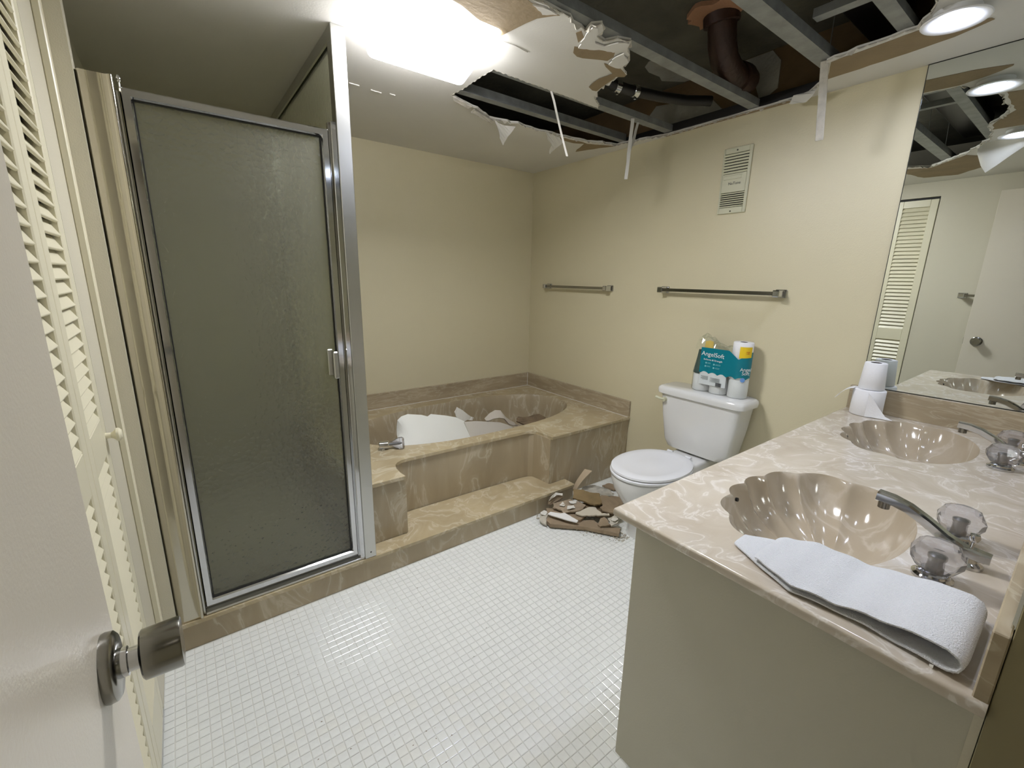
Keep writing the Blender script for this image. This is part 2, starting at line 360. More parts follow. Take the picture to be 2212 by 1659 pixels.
# exposed brown paper where the white face tore away (flat, a skin on the board)
def patch(poly, name='torn_paper_patch', m=M_KRAFT, z0=H-0.0015, seed=1, amp=0.006):
    return obj(name, B().prism(ragged(poly, 0.04, amp, seed), z0, z0+0.001), m, ceil, 0, label='exposed brown paper face')
patch([(2.30, 0.885), (2.283, 0.72), (2.268, 0.60), (2.31, 0.508), (2.36, 0.432), (2.378, 0.424), (2.427, 0.537), (2.445, 0.671), (2.471, 0.955), (2.40, 0.925)], seed=2, amp=0.003)
patch([(1.116, 1.595), (1.128, 1.511), (1.15, 1.417), (1.181, 1.367), (1.197, 1.352), (1.075, 1.356), (0.84, 1.32), (0.60, 1.22), (0.40, 1.3), (0.66, 1.48), (0.9, 1.52)], seed=3, amp=0.003)
patch([(2.03, 2.36), (2.163, 2.386), (2.284, 2.388), (2.36, 2.33), (2.30, 2.33)], seed=4)
patch([(2.344, 2.344), (2.433, 2.52), (2.522, 2.304), (2.544, 2.25)], seed=5)
patch([(0.44, 1.03), (0.72, 0.80), (0.60, 0.72), (0.2, 0.78), (0.0, 0.95), (0.05, 1.15), (0.30, 1.2), (0.55, 1.22)], seed=6)
patch([(1.66, 0.485), (1.47, 0.585), (1.32, 0.60), (1.3, 0.42), (1.45, 0.30), (1.7, 0.32), (1.95, 0.36), (2.0, 0.48)], seed=7)
patch([(2.60, 1.12), (2.63, 1.12), (2.632, 1.9), (2.622, 1.9)], seed=8, amp=0.001)
# ragged torn rim of gypsum round the hole, standing proud
b = B(); rnd = random.Random(4)
for i in range(len(HR)):
    a = Vector((*HR[i], H)); c = Vector((*HR[(i+1) % len(HR)], H)); d = c-a
    if d.length < 1e-3: continue
    nrm = Vector((-d.y, d.x, 0)).normalized()
    clean = (abs(a.y-c.y) < 0.012 and 1.82 < a.y < 1.87) or (a.x < 1.27 and 1.83 < a.y < 2.2)
    w_ = 0.003 if clean else rnd.uniform(0.004, 0.014); dz = 0 if clean else rnd.uniform(-0.010, 0.003)
    mid = a.lerp(c, 0.5)-nrm*w_*rnd.choice((1, 1, -0.6)); mid.z = H-0.002+dz
    b.poly3([a+Vector((0, 0, 0.004)), c+Vector((0, 0, 0.004)), c.lerp(mid, 0.6), mid, a.lerp(mid, 0.6)], 0.004)
obj('torn_gypsum_rim', b, M_GYP, ceil, 0, label='pale crumbling gypsum edge', kind='stuff')
# peeled layer of paper beyond the white flap tip
for k, pts in enumerate(([(1.414, 1.505), (1.384, 1.466), (1.418, 1.454), (1.469, 1.418), (1.54, 1.394), (1.569, 1.421), (1.578, 1.465), (1.538, 1.48), (1.48, 1.515), (1.448, 1.52)],
        [(1.584, 1.487), (1.628, 1.482), (1.665, 1.472), (1.739, 1.497), (1.750, 1.519), (1.724, 1.541), (1.745, 1.633), (1.770, 1.706), (1.742, 1.708), (1.703, 1.693), (1.676, 1.606), (1.682, 1.53), (1.611, 1.502)],
        [(1.317, 1.396), (1.328, 1.367), (1.366, 1.398), (1.376, 1.439)])):
    patch(pts, z0=H-0.003, seed=20+k, amp=0.003)
b = B()
for pts in ([(1.401, 1.46), (1.349, 1.371), (1.336, 1.327), (1.352, 1.314), (1.402, 1.363), (1.421, 1.394), (1.471, 1.387), (1.49, 1.332), (1.528, 1.31), (1.549, 1.348), (1.535, 1.394), (1.469, 1.418), (1.418, 1.454)],
            [(1.6, 1.477), (1.568, 1.413), (1.572, 1.376), (1.646, 1.409), (1.661, 1.468), (1.626, 1.48)], [(1.08, 1.355), (1.13, 1.34), (1.18, 1.345), (1.14, 1.375)]):
    b.prism(ragged(pts, 0.014, 0.003, 3), H-0.008, H-0.0035)
obj('torn_paper_edge', b, M_CEIL, ceil, 0, label='white paper shreds round the torn flap')
# raised tape seam cracks on the ceiling
b = B()
for x0, y0, L_ in ((0.79, 2.392, 0.05), (0.90, 2.405, 0.055), (0.99, 2.39, 0.03)):
    b.prism(ragged([(x0, y0), (x0+L_, y0+0.002), (x0+L_*0.9, y0+0.012), (x0+0.01, y0+0.01)], 0.015, 0.002, int(x0*100)), H-0.004, H)
b.prism([(1.135, 1.617), (1.20, 1.612), (1.272, 1.622), (1.272, 1.626), (1.20, 1.622), (1.135, 1.623)], H-0.003, H)
obj('seam_crack', b, M_CEIL, ceil, 0, label='cracked raised tape seam')

# floor tiles: 300 nearest ones as parts, the rest one mesh
P_ = 0.031
def tile(b, x, y, h=0.0, g=0.0018):
    a = P_/2-g/2; c = a-0.0022; z1 = h; z0 = -0.0025
    lo = [b.bm.verts.new((x+sx*a, y+sy*a, z0)) for sx, sy in ((-1, -1), (1, -1), (1, 1), (-1, 1))]
    hm = [b.bm.verts.new((x+sx*a, y+sy*a, z1-0.0009)) for sx, sy in ((-1, -1), (1, -1), (1, 1), (-1, 1))]
    hi = [b.bm.verts.new((x+sx*c, y+sy*c, z1)) for sx, sy in ((-1, -1), (1, -1), (1, 1), (-1, 1))]
    b.bm.faces.new(hi)
    for i in range(4):
        j = (i+1) % 4
        b.bm.faces.new((lo[i], lo[j], hm[j], hm[i])); b.bm.faces.new((hm[i], hm[j], hi[j], hi[i]))
cells = []
yy = YS+0.093-P_/2
j = 0
while yy > -0.1:
    i = 0; xx = XW+P_/2
    while xx < XR-0.01:
        if yy > YS and xx < 1.97:
            xx += P_; continue
        cells.append((xx, yy)); xx += P_; i += 1
    yy -= P_; j += 1
camp = Vector((0, 0, 1.4567))
def vis(x, y):
    d = Vector((x, y, 0))-camp; z = d.dot(f)
    if z <= 0.1: return None
    px = 1106+947.85*d.dot(r)/z; py = 829.5-947.85*d.dot(u)/z
    if not (0 < px < 2212 and py < 1659): return None
    if x > 0.93 and y < 0.68: return None
    if px < 345: return None
    if px > 1326 and x > 0.9 and px > 1326+(1622-py)*0.1: return None
    return 1.4567/d.length**3
sc_l = sorted([(vis(x, y) or 0, x, y) for x, y in cells], reverse=True)
near = {(x, y) for s_, x, y in sc_l[:300] if s_ > 0}
bA = B(); rnd = random.Random(3)
tb = B(); tile(tb, 0, 0); tme = bpy.data.meshes.new('floor_tile'); tb.bm.to_mesh(tme); tb.bm.free(); tme.materials.append(M_TILE)
tme2 = tme.copy(); tme2.materials.clear(); tme2.materials.append(M_TILE2)
for x, y in cells:
    if (x, y) in near:
        o = bpy.data.objects.new('floor_tile', tme if rnd.random() < 0.7 else tme2); COL.objects.link(o); o.parent = floor
        o.location = (x, y, rnd.uniform(-0.0004, 0.0)); o.rotation_euler = (rnd.uniform(-.006, .006), rnd.uniform(-.006, .006), rnd.uniform(-.02, .02))
    else:
        dx = rnd.uniform(-.0003, .0003); tile(bA, x+dx, y, rnd.uniform(-0.0004, 0.0))
obj('floor_tiles', bA, M_TILE, floor, 0, kind='stuff', recalc=False)

# ------------------------------------------------------------------ BATHTUB with deck, step and curb
recess = [(0.83, 1.998), (0.824, 2.05), (0.828, 2.12), (0.842, 2.16), (0.862, 2.185), (0.895, 2.203), (0.945, 2.206), (1.381, 2.198), (1.75, 2.185), (1.80, 2.175), (1.832, 2.15), (1.842, 2.10), (1.845, 2.05), (1.848, 1.998)]
def oval(cx, cy, rx, ry, e=2.5, n=64):
    o = []
    for i in range(n):
        t = 2*PI*i/n; c, s_ = math.cos(t), math.sin(t)
        o.append((cx+rx*math.copysign(abs(c)**(2/e), c), cy+ry*math.copysign(abs(s_)**(2/e), s_)))
    return o
TC = (1.66, 2.70)
def tub_ring(k, z, e=2.4): return [(x, y, z) for x, y in oval(TC[0]+0.03*(1-k), TC[1], 0.87*k, 0.405*k if k > 0.8 else 0.405*k*0.95, e)]
tub = thing('bathtub', 'beige swirled marble bathtub built into the corner with recessed front', 'bathtub', (1.65, 2.6, 0))
deck_out = [(0.625, YT)] + recess + [(XR-0.003, YT), (XR-0.003, YL-0.003), (0.625, YL-0.003)]
rim = oval(TC[0], TC[1], 0.87, 0.405, 2.4)
obj('deck', B().prism(deck_out, ZT-0.018, ZT, [rim]), M_MARB, tub, 30)
ks = [(1.0, ZT), (0.992, ZT-0.012), (0.975, ZT-0.05), (0.95, ZT-0.15), (0.92, ZT-0.27), (0.86, ZT-0.33), (0.7, ZT-0.352), (0.4, ZT-0.356), (0.1, ZT-0.358)]
obj('basin', B().loft([tub_ring(k, z) for k, z in ks], cap0=False, cap1=True), M_MARBV, tub, 60)
# front apron: extruded line just inside the deck edge
ap = [(0.625, YT+0.012), (0.836, YT+0.012)] + [(x+(0.008 if x < 1 else (-0.008 if x > 1.8 else 0)), y+0.011) for x, y in recess[1:-1]] + [(1.842, YT+0.012), (XR-0.003, YT+0.012)]
ap2 = [(0.625, YT+0.024), (0.822, YT+0.024)] + [(x+(-0.006 if x < 1 else (0.006 if x > 1.8 else 0)), y+0.026) for x, y in recess[1:-1]] + [(1.858, YT+0.024), (XR-0.003, YT+0.024)]
b = B(); b.prism(ap+ap2[::-1], 0.0, ZT-0.0165)
obj('apron', b, M_MARBV, tub, 25)
b = B(); b.box(0.625, XR-0.003, YL-0.021, YL-0.003, ZT-0.002, ZS, 0.002)
obj('splash_panel', b, M_MARBS, tub, 25)
obj('splash_panel', B().box(XR-0.021, XR-0.003, YT+0.004, YL-0.021, ZT-0.002, ZS, 0.002), M_MARBS, tub, 25)
obj('caulk_line', B().box(0.63, XR-0.02, YL-0.024, YL-0.021, ZT, ZT+0.003).box(XR-0.024, XR-0.021, YT+0.01, YL-0.02, ZT, ZT+0.003).box(XR-0.024, XR-0.0205, YL-0.0245, YL-0.0205, ZT, ZS), M_CEIL, tub, 0)
obj('drain', B().lathe([(0.03, 0), (0.03, 0.004), (0.022, 0.006)], (1.05, 2.70, ZT-0.357), n=16), M_CHROME, tub)
step = B()
so = [(XW+0.06, YS), (1.978, YS), (1.985, 1.912), (1.985, YT+0.008)] + [(1.848, YT+0.008)] + [(x, y+0.006) for x, y in reversed(recess)] + [(0.822, YT+0.008), (XW+0.06, YT+0.008)]
step.prism(so, ZST-0.016, ZST)
st = thing('marble_step', 'long beige marble step and shower curb along the tub front', 'step', (0.9, YS, 0))
obj('step_top', step, M_MARB, st, 30)
obj('riser', B().box(XW+0.06, 1.975, YS+0.006, YT+0.004, 0.0, ZST-0.015).box(0.83, 1.84, YT, 2.19, 0.0, ZST-0.0155), M_MARBV, st, 30)
# tub filler on the deck
tf = thing('tub_faucet', 'chrome tub spout lying beside a crystal knob on the tub deck', 'faucet', (0.88, 2.40, ZT))
obj('spout', B().lathe([(0.021, -0.052), (0.024, -0.048), (0.024, 0.0), (0.021, 0.004)], (0.895, 2.40, ZT+0.028), (0.9, -0.35, 0.0), 24), M_CHROME, tf)
obj('stand', B().cyl((0.86, 2.41, ZT), (0.86, 2.41, ZT+0.012), 0.022, 0.02), M_CHROME, tf)
kn = obj('knob', B().lathe([(0.012, 0), (0.016, 0.02), (0.03, 0.045), (0.036, 0.06), (0.036, 0.078), (0.028, 0.088)], (0.90, 2.398, ZT+0.030), (0.94, -0.33, 0.03), 10), M_CRYS, tf, 0)
obj('knob_core', B().lathe([(0.006, 0), (0.008, 0.06), (0.004, 0.075)], (0.90, 2.398, ZT+0.030), (0.94, -0.33, 0.03), 8), M_STEEL, kn)

# ------------------------------------------------------------------ SHOWER
struct('floor_shower', B().box(XW, 0.56, YT, YL, 0.0, 0.06), M_MARBSH, smooth=0)
struct('trim_7', B().box(XW, XW+0.012, 1.96, YL, 0.06, 2.1).box(XW+0.012, 0.56, YL-0.012, YL, 0.06, 2.1), M_MARBSH, smooth=0, label='marble panels lining the shower')
part_wall = struct('trim_8', B().box(0.56, 0.622, YT+0.01, YL, 0.0, ZT, 0.003), M_MARBV, label='low marble wall under the shower partition glass')
pa = thing('shower_partition', 'aluminium framed obscure glass partition and tall post between shower and tub', 'partition', (0.59, 1.93, ZST))
PX0, PX1 = 0.572, 0.626
obj('post', B().box(PX0, PX1, 1.908, 1.962, ZST+0.001, H-0.001, 0.002), M_ALU, pa)
obj('ceiling_track', B().box(0.574, 0.582, 1.962, YL, H-0.045, H-0.001).box(0.60, 0.606, 1.962, YL, H-0.045, H-0.001).box(0.582, 0.60, 1.962, YL, H-0.012, H-0.001), M_ALU, pa, 0)
obj('sill_track', B().box(0.574, 0.606, 1.962, YL, ZT, ZT+0.02, 0.002), M_ALU, pa, 0)
obj('wall_track', B().box(0.574, 0.606, YL-0.02, YL-0.001, ZT+0.02, H-0.045), M_ALU, pa, 0)
obj('glass_pane', B().box(0.588, 0.594, 1.96, YL-0.018, ZT+0.018, H-0.012), M_GLASSP, pa, 0)
obj('screw', B().lathe([(0.004, 0), (0.003, 0.0015)], (0.60, 1.908, ZST+0.03), (0, -1, 0), 10), M_SCREW, pa)
jb = thing('shower_jamb', 'wide reflective aluminium jamb left of the shower door', 'jamb', (-0.12, 1.93, ZST))
prof = [(-0.158, 1.930), (-0.1525, 1.918), (-0.149, 1.9145), (-0.13, 1.9143), (-0.110, 1.9141), (-0.092, 1.9138), (-0.086, 1.910), (-0.081, 1.906), (-0.076, 1.907), (-0.073, 1.915), (-0.073, 1.955), (-0.158, 1.955)]
b = B(); b.loft([[(x, y, z) for x, y in prof] for z in (ZST+0.001, 2.025)])
obj('jamb_panel', b, M_ALUB, jb, 60)
obj('pivot_channel', B().box(-0.073, -0.066, 1.925, 1.955, ZST+0.001, 1.99, 0.001), M_ALU, jb)
obj('bottom_rail', B().box(-0.066, PX0, 1.915, 1.965, ZST+0.0005, ZST+0.012, 0.002).box(-0.066, PX0, 1.945, 1.965, ZST+0.012, ZST+0.03, 0.002), M_ALU, jb)
obj('strike_channel', B().box(0.551, PX0, 1.912, 1.955, ZST+0.012, 2.03, 0.002).box(0.545, 0.551, 1.93, 1.955, ZST+0.012, 2.03), M_CHROME, jb)
sd = thing('shower_door', 'chrome framed shower door with obscure hammered glass', 'door', (0.24, 1.93, 0.15))
DX0, DX1, DZ0, DZ1 = -0.063, 0.542, 0.158, 2.0
fw = 0.028
def frame_ring(y0, y1, ins0, ins1, b):
    o = [(DX0+ins0, DZ0+ins0), (DX1-ins0, DZ0+ins0), (DX1-ins0, DZ1-ins0), (DX0+ins0, DZ1-ins0)]
    i = [(DX0+ins1, DZ0+ins1), (DX1-ins1, DZ0+ins1), (DX1-ins1, DZ1-ins1), (DX0+ins1, DZ1-ins1)]
    m_ = [((a[0]+c[0])/2, (a[1]+c[1])/2) for a, c in zip(o, i)]
    rings = [[(x, y1, z) for x, z in o], [(x, y0+0.006, z) for x, z in o], [(x*0.7+m_[k][0]*0.3, y0, z*0.7+m_[k][1]*0.3) for k, (x, z) in enumerate(o)],
             [(x*0.7+m_[k][0]*0.3, y0, z*0.7+m_[k][1]*0.3) for k, (x, z) in enumerate(i)], [(x, y0+0.007, z) for x, z in i], [(x, y1, z) for x, z in i]]
    R = [[b.bm.verts.new(p) for p in ring] for ring in rings]
    R.append(R[0])
    for p, q in zip(R, R[1:]):
        for k in range(4):
            l = (k+1) % 4; b.bm.faces.new((p[k], p[l], q[l], q[k]))
b = B(); frame_ring(1.912, 1.94, 0.0, fw, b); obj('door_frame', b, M_CHROME, sd, 30)
b = B(); frame_ring(1.921, 1.938, fw-0.001, fw+0.0035, b); obj('gasket', b, M_BLACK, sd, 0)
obj('glass_pane', B().box(DX0+fw, DX1-fw, 1.927, 1.932, DZ0+fw, DZ1-fw), M_GLASS, sd, 0)
obj('handle', B().box(0.492, 0.512, 1.895, 1.916, 1.03, 1.145, 0.004).box(0.474, 0.493, 1.912, 1.917, 1.045, 1.155, 0.002), M_ALU, sd, label='small chrome pull tab')
obj('hinge_pin', B().lathe([(0.002, -0.012), (0.002, 0.004), (0.005, 0.008), (0.006, 0.016), (0.003, 0.024)], (DX0+0.002, 1.93, DZ1+0.01), n=12), M_CHROME, sd)

# ------------------------------------------------------------------ CLOSET LOUVRE DOOR (left)
cl = thing('door_2', 'cream louvred bifold closet door with round knob', None, (XW, 1.37, 0), kind='structure')
cl['label'] = 'cream louvred bifold closet door with a small round knob'
xf = XW+0.002
def leaf(y0, y1):
    z0, z1 = 0.02, 2.215; sw = 0.053; mid = (0.955, 1.06); t0 = xf-0.028
    b = B()
    b.box(t0, xf, y0, y0+sw, z0, z1, 0.003).box(t0, xf, y1-sw, y1, z0, z1, 0.003)
    b.box(t0, xf, y0+sw, y1-sw, z0, z0+0.16, 0.002).box(t0, xf, y0+sw, y1-sw, z1-0.06, z1, 0.002).box(t0, xf, y0+sw, y1-sw, *mid, 0.002)
    l = obj('door_leaf', b, M_TRIM, cl, 30)
    sb = B(); hw = (y1-y0)/2-sw+0.001
    sb.box(-0.004, 0.004, -hw, hw, -0.021, 0.021, 0.0015)
    rotm = Matrix.Rotation(math.radians(-30), 4, 'Y')
    me = bpy.data.meshes.new('slat'); sb.bm.to_mesh(me); sb.bm.free(); me.materials.append(M_TRIM); me.transform(rotm)
    for za, zb in ((z0+0.16, mid[0]), (mid[1], z1-0.06)):
        n = round((zb-za)/0.0345)
        for k in range(n):
            o = bpy.data.objects.new('slat', me); COL.objects.link(o); o.parent = l
            o.location = (xf-0.014, (y0+y1)/2, za+(k+0.5)*(zb-za)/n)
    return l
leaf(1.066, 1.358); lA = leaf(1.361, 1.655)
obj('door_knob', B().lathe([(0.009, 0), (0.008, 0.012), (0.012, 0.018), (0.019, 0.024), (0.019, 0.03), (0.012, 0.036)], (xf, 1.632, 1.0), (1, 0, 0), 20), M_TRIM, cl)
struct('trim_9', B().box(XW-0.07, XW-0.028, 1.062, 1.668, 2.218, 2.234), M_BLACK, smooth=0, label='dark closet door track')
struct('baseboard_left', B().box(XW, XW+0.012, 0.0, 1.06, 0.0, 0.07, 0.003), M_TRIM, smooth=25)

# ------------------------------------------------------------------ ENTRY DOOR (opened against the wall)
ed = thing('door_1', None, None, (-0.14, 0.3, 0), kind='structure'); ed['label'] = 'flat beige entry door standing open at the left with satin knob'
obj('door_slab', B().box(-0.156, -0.120, -0.045, 0.684, 0.012, 2.22, 0.0015), M_DOOR, ed, 25)
kz, ky = 1.014, 0.604
k_ = obj('door_knob', B().lathe([(0.0, 0.0), (0.038, 0.0), (0.039, 0.003), (0.038, 0.010), (0.034, 0.013), (0.017, 0.013)], (-0.120, ky, kz), (1, 0, 0), 40), M_BNICK, ed, 40, label='satin chrome round knob')
obj('neck', B().lathe([(0.0165, 0.013), (0.0165, 0.021), (0.0135, 0.022), (0.0135, 0.031), (0.011, 0.032), (0.011, 0.036)], (-0.120, ky, kz), (1, 0, 0), 32), M_CHROME, k_, 30)
obj('grip', B().lathe([(0.012, 0.033), (0.026, 0.033), (0.0285, 0.035), (0.0295, 0.069), (0.0285, 0.072), (0.018, 0.0725), (0.0, 0.071)], (-0.120, ky, kz), (1, 0, 0), 40), M_BNICK, k_, 35)
obj('door_latch', B().box(-0.149, -0.127, 0.684, 0.686, kz-0.03, kz+0.03), M_BNICK, ed, 0)
for z in (0.3, 1.9):
    obj('hinge', B().cyl((-0.163, -0.03, z-0.05), (-0.163, -0.03, z+0.05), 0.007), M_BNICK, ed)

# ------------------------------------------------------------------ CEILING FIXTURE (tilted lens) and downlights
fx = thing('ceiling_light', 'glowing square fluorescent ceiling light with a tilted white lens', 'ceiling light', (0.89, 1.7, H))
obj('housing', B().box(0.70, 1.08, 1.60, 1.87, H-0.02, H-0.001, 0.006), M_TRIMW, fx)
def rrect(x0, x1, y0, y1, rr, n=5):
    o = []
    for cx, cy, a0 in ((x1-rr, y1-rr, 0), (x0+rr, y1-rr, 90), (x0+rr, y0+rr, 180), (x1-rr, y0+rr, 270)):
        for k in range(n+1):
            a = math.radians(a0+90*k/n); o.append((cx+rr*math.cos(a), cy+rr*math.sin(a)))
    return o
th = math.atan2(0.09, 0.28)   # far side hangs lower
def tl(x, s_, n_):            # s_: distance from far edge toward the camera, n_: thickness upwards
    return (x, 1.855-s_*math.cos(th)+n_*math.sin(th), 2.262+s_*math.sin(th)+n_*math.cos(th))
FL = [(x, s_) for x, s_ in rrect(0.688, 1.095, 0.0, 0.315, 0.02)]
FLm = [(x, s_) for x, s_ in rrect(0.683, 1.10, -0.005, 0.32, 0.025)]
b = B(); b.loft([[tl(x, s_, 0.009) for x, s_ in FLm], [tl(x, s_, 0.008) for x, s_ in FLm], [tl(x, s_, 0.0) for x, s_ in FL]])
obj('lens', b, M_LENS, fx, 40, label='glowing white acrylic lens')
b = B(); b.loft([[tl(x, s_, 0.05) for x, s_ in FLm], [tl(x, s_, 0.010) for x, s_ in FLm]])
obj('lens_side', b, emit('lens_side_glow', (250, 250, 255), 14), fx, 40, label='glowing lens rim')
def downlight(x, y, label):
    t = thing('recessed_light', label, 'recessed light', (x, y, H), 'recessed lights over the vanity')
    b = B(); b.lathe([(0.062, 0.02), (0.062, -0.012), (0.066, -0.02), (0.088, -0.026), (0.091, -0.030), (0.088, -0.033), (0.062, -0.030), (0.056, -0.024), (0.054, 0.02)], (x, y, H), n=40, cap0=False, cap1=False)
    obj('trim_ring', b, M_TRIMW, t, 50)
    obj('lamp', B().lathe([(0.0, 0.0), (0.045, -0.002), (0.054, 0.006), (0.05, 0.02), (0, 0.022)], (x, y, H-0.02), n=32, cap0=False, cap1=False), M_LAMP, t, label='glowing round lamp')
    obj('can', B().lathe([(0.066, 0.015), (0.066, 0.16), (0.03, 0.17)], (x, y, H), n=24, cap0=False), M_ALU, t)
downlight(2.215, 0.495, 'round recessed light beside the brown torn strip and the mirror')
downlight(1.21, 0.50, 'round recessed light nearer the doorway, seen only in the mirror')

# ------------------------------------------------------------------ things in the ceiling cavity
def chan(x0, y0, x1, y1, z, w_, h, label, kind='C'):
    a = Vector((x0, y0, z)); c = Vector((x1, y1, z)); d = (c-a); L_ = d.length; ang = math.atan2(d.y, d.x)
    Mx = Matrix.Translation(a) @ Matrix.Rotation(ang, 4, 'Z')
    b = B()
    pr = [(-w_/2, 0), (w_/2, 0), (w_/2, h), (w_/2-0.004, h), (w_/2-0.004, 0.004), (-w_/2+0.004, 0.004), (-w_/2+0.004, h), (-w_/2, h)]
    b.loft([[Mx @ Vector((t, p[0], p[1])) for p in pr] for t in (0, L_)])
    return tag(obj('steel_channel', b, M_STEEL, None, 0), label, 'channel', 'steel furring channels in the open ceiling')
zc_ = H+0.014
chan(0.35, 1.345, XR-0.035, 1.345, zc_, 0.055, 0.035, 'galvanised channel crossing the middle of the ceiling hole')
chan(1.0, 1.868, XR-0.035, 1.868, zc_, 0.055, 0.035, 'galvanised channel behind the lower edge of the drooping white drywall')
chan(0.35, 0.92, XR-0.035, 0.92, zc_, 0.065, 0.04, 'galvanised channel ending at the long hanging strip near the mirror')
chan(1.0, 0.64, 2.30, 0.64, zc_, 0.05, 0.03, 'galvanised channel running to the recessed light')
chan(1.2, 1.06, XR-0.035, 1.06, zc_+0.12, 0.022, 0.02, 'thin rusty channel passing above the brown drain pipe')
chan(2.05, 0.655, 2.05, 0.87, zc_+0.05, 0.045, 0.03, 'short cross channel between the two channels by the recessed light')
chan(1.78, 0.655, 1.78, 0.87, zc_+0.05, 0.035, 0.03, 'second short cross channel further from the recessed light')
for k, x in enumerate((0.7, 1.2, 1.75, 2.35)):
    o = tag(obj('hanger_wire', B().cyl((x, 0.92, zc_+0.01), (x+0.02, 0.93, SLAB), 0.0016, n=6), M_STEEL, None), ('hanger wire on the channel nearest the vanity, ' + ('far left one', 'left of the middle', 'right of the middle', 'by the wall')[k]), 'wire', 'hanger wires of the channels')
dp = thing('drain_pipe', 'thick reddish brown drain pipe elbow in the open ceiling', 'pipe', (2.2, 1.37, SLAB))
def arc(c, r_, a0, a1, n, ax='x', y=0):
    return [(c[0]+r_*math.cos(math.radians(a0+(a1-a0)*k/n)), y, c[1]+r_*math.sin(math.radians(a0+(a1-a0)*k/n))) for k in range(n+1)]
pts = [(2.13, 1.30, SLAB), (2.15, 1.305, SLAB-0.05), (2.18, 1.315, SLAB-0.10), (2.23, 1.325, SLAB-0.145), (2.30, 1.335, SLAB-0.17), (2.38, 1.345, SLAB-0.175), (2.46, 1.35, SLAB-0.165), (2.52, 1.355, SLAB-0.16)]
obj('elbow', B().tube(pts, 0.062, 20), M_COPPER, dp, 50)
obj('hub', B().tube([(2.125, 1.30, SLAB), (2.135, 1.30, SLAB-0.04)], 0.078, 20), M_COPPER, dp, 50)
obj('hub', B().tube([(2.40, 1.346, SLAB-0.174), (2.47, 1.351, SLAB-0.165)], 0.072, 20), M_COPPER, dp, 50)
tag(obj('pipe_foam', B().prism(blob(2.085, 1.31, 0.105, 0.115, 24, 0.22, 5), SLAB-0.018, SLAB), M_FOAM, None, 0), 'orange foam collar around the pipe where it enters the slab', 'foam')
sp_ = thing('branch_pipe', 'thin black pipe with steel clamps left of the thick drain pipe', 'pipe', (2.2, 1.7, 2.45))
pts = [(1.86, 1.80, 2.49), (1.96, 1.775, 2.455), (2.05, 1.75, 2.445), (2.25, 1.70, 2.445), (2.42, 1.64, 2.447), (2.54, 1.56, 2.45)]
obj('pipe_run', B().tube(pts, 0.026, 14), M_RUBBER, sp_, 50)
for (x, y, z), d in (((1.99, 1.767, 2.450), (0.95, -0.25, -0.1)), ((2.10, 1.737, 2.445), (0.97, -0.24, 0))):
    d = Vector(d).normalized(); c = Vector((x, y, z))
    obj('pipe_clamp', B().lathe([(0.0275, -0.016), (0.030, -0.014), (0.030, 0.014), (0.0275, 0.016)], c, d, 18).box(x-0.006, x+0.006, y-0.006, y+0.006, z-0.038, z-0.028), M_CHROME, sp_)
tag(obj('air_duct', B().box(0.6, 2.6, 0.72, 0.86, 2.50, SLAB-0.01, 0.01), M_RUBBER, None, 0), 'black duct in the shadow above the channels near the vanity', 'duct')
tag(obj('steel_bracket', B().box(1.26, 2.60, 2.20, 2.206, H+0.014, H+0.075).box(1.26, 2.60, 2.16, 2.20, H+0.014, H+0.018), M_STEEL, None, 0), 'steel channel with raised web at the far left edge of the hole', 'channel')

# drywall pieces hanging from the ceiling
def strip(pts, w_, th_, name, label, m=M_CEIL, side=(0, 1, 0)):
    b = B(); pts = [Vector(p) for p in pts]; s_ = Vector(side).normalized(); rnd = random.Random(len(label))
    P = [[p - s_*w_*rnd.uniform(.4, .55), p + s_*w_*rnd.uniform(.4, .55)] for p in pts]
    b.sheet(P, th_)
    return tag(obj(name, b, m, None, 0), label, 'drywall strip', 'strips hanging from the torn ceiling')
def lerps(a, c, n, j=0.004, seed=1):
    rnd = random.Random(seed); a = Vector(a); c = Vector(c)
    return [a.lerp(c, k/n)+Vector((rnd.uniform(-j, j), rnd.uniform(-j, j), 0)) for k in range(n+1)]
strip(lerps((1.605, 1.855, 2.372), (1.735, 1.86, 2.09), 6, 0.002, 1), 0.011, 0.006, 'hanging_strip', 'long pale strip hanging below the middle of the torn ceiling edge', M_CEIL, (0.8, -0.6, 0))
strip(lerps((2.245, 1.862, 2.376), (2.222, 1.862, 2.045), 7, 0.002, 2), 0.020, 0.006, 'hanging_strip', 'narrow ragged strip tapering to a point near the room corner', M_CEIL, (0.8, -0.6, 0))
strip(lerps((2.325, 1.885, 2.374), (2.235, 1.865, 2.17), 4, 0.002, 3), 0.016, 0.006, 'hanging_strip', 'short slanting strip beside the ragged pointed one', M_CEIL, (0.8, -0.6, 0))
b = B(); b.box(-0.006, 0.006, -0.03, 0.0, -0.30, 0.0, 0.0015)
o = tag(obj('hanging_strip', b, M_GYP, None, 0), 'thick broken drywall sliver hanging where the channel meets the long edge near the mirror', 'drywall strip', 'strips hanging from the torn ceiling')
o.location = (2.295, 0.925, H+0.01); o.rotation_euler = (math.radians(-4), math.radians(-14), 0.3)
def rag3(pts, step=0.018, amp=0.0035, seed=0):
    rnd = random.Random(seed); out = []
    for i in range(len(pts)):
        a = Vector(pts[i]); c = Vector(pts[(i+1) % len(pts)]); n = max(1, int((c-a).length/step)); d = (c-a)
        sd = Vector((-d.y, d.x, 0)).normalized() if d.xy.length > 1e-5 else Vector((1, 0, 0))
        for k in range(n): out.append(a.lerp(c, k/n)+sd*rnd.uniform(-amp, amp)+d.normalized()*rnd.uniform(-amp, amp))
    return out
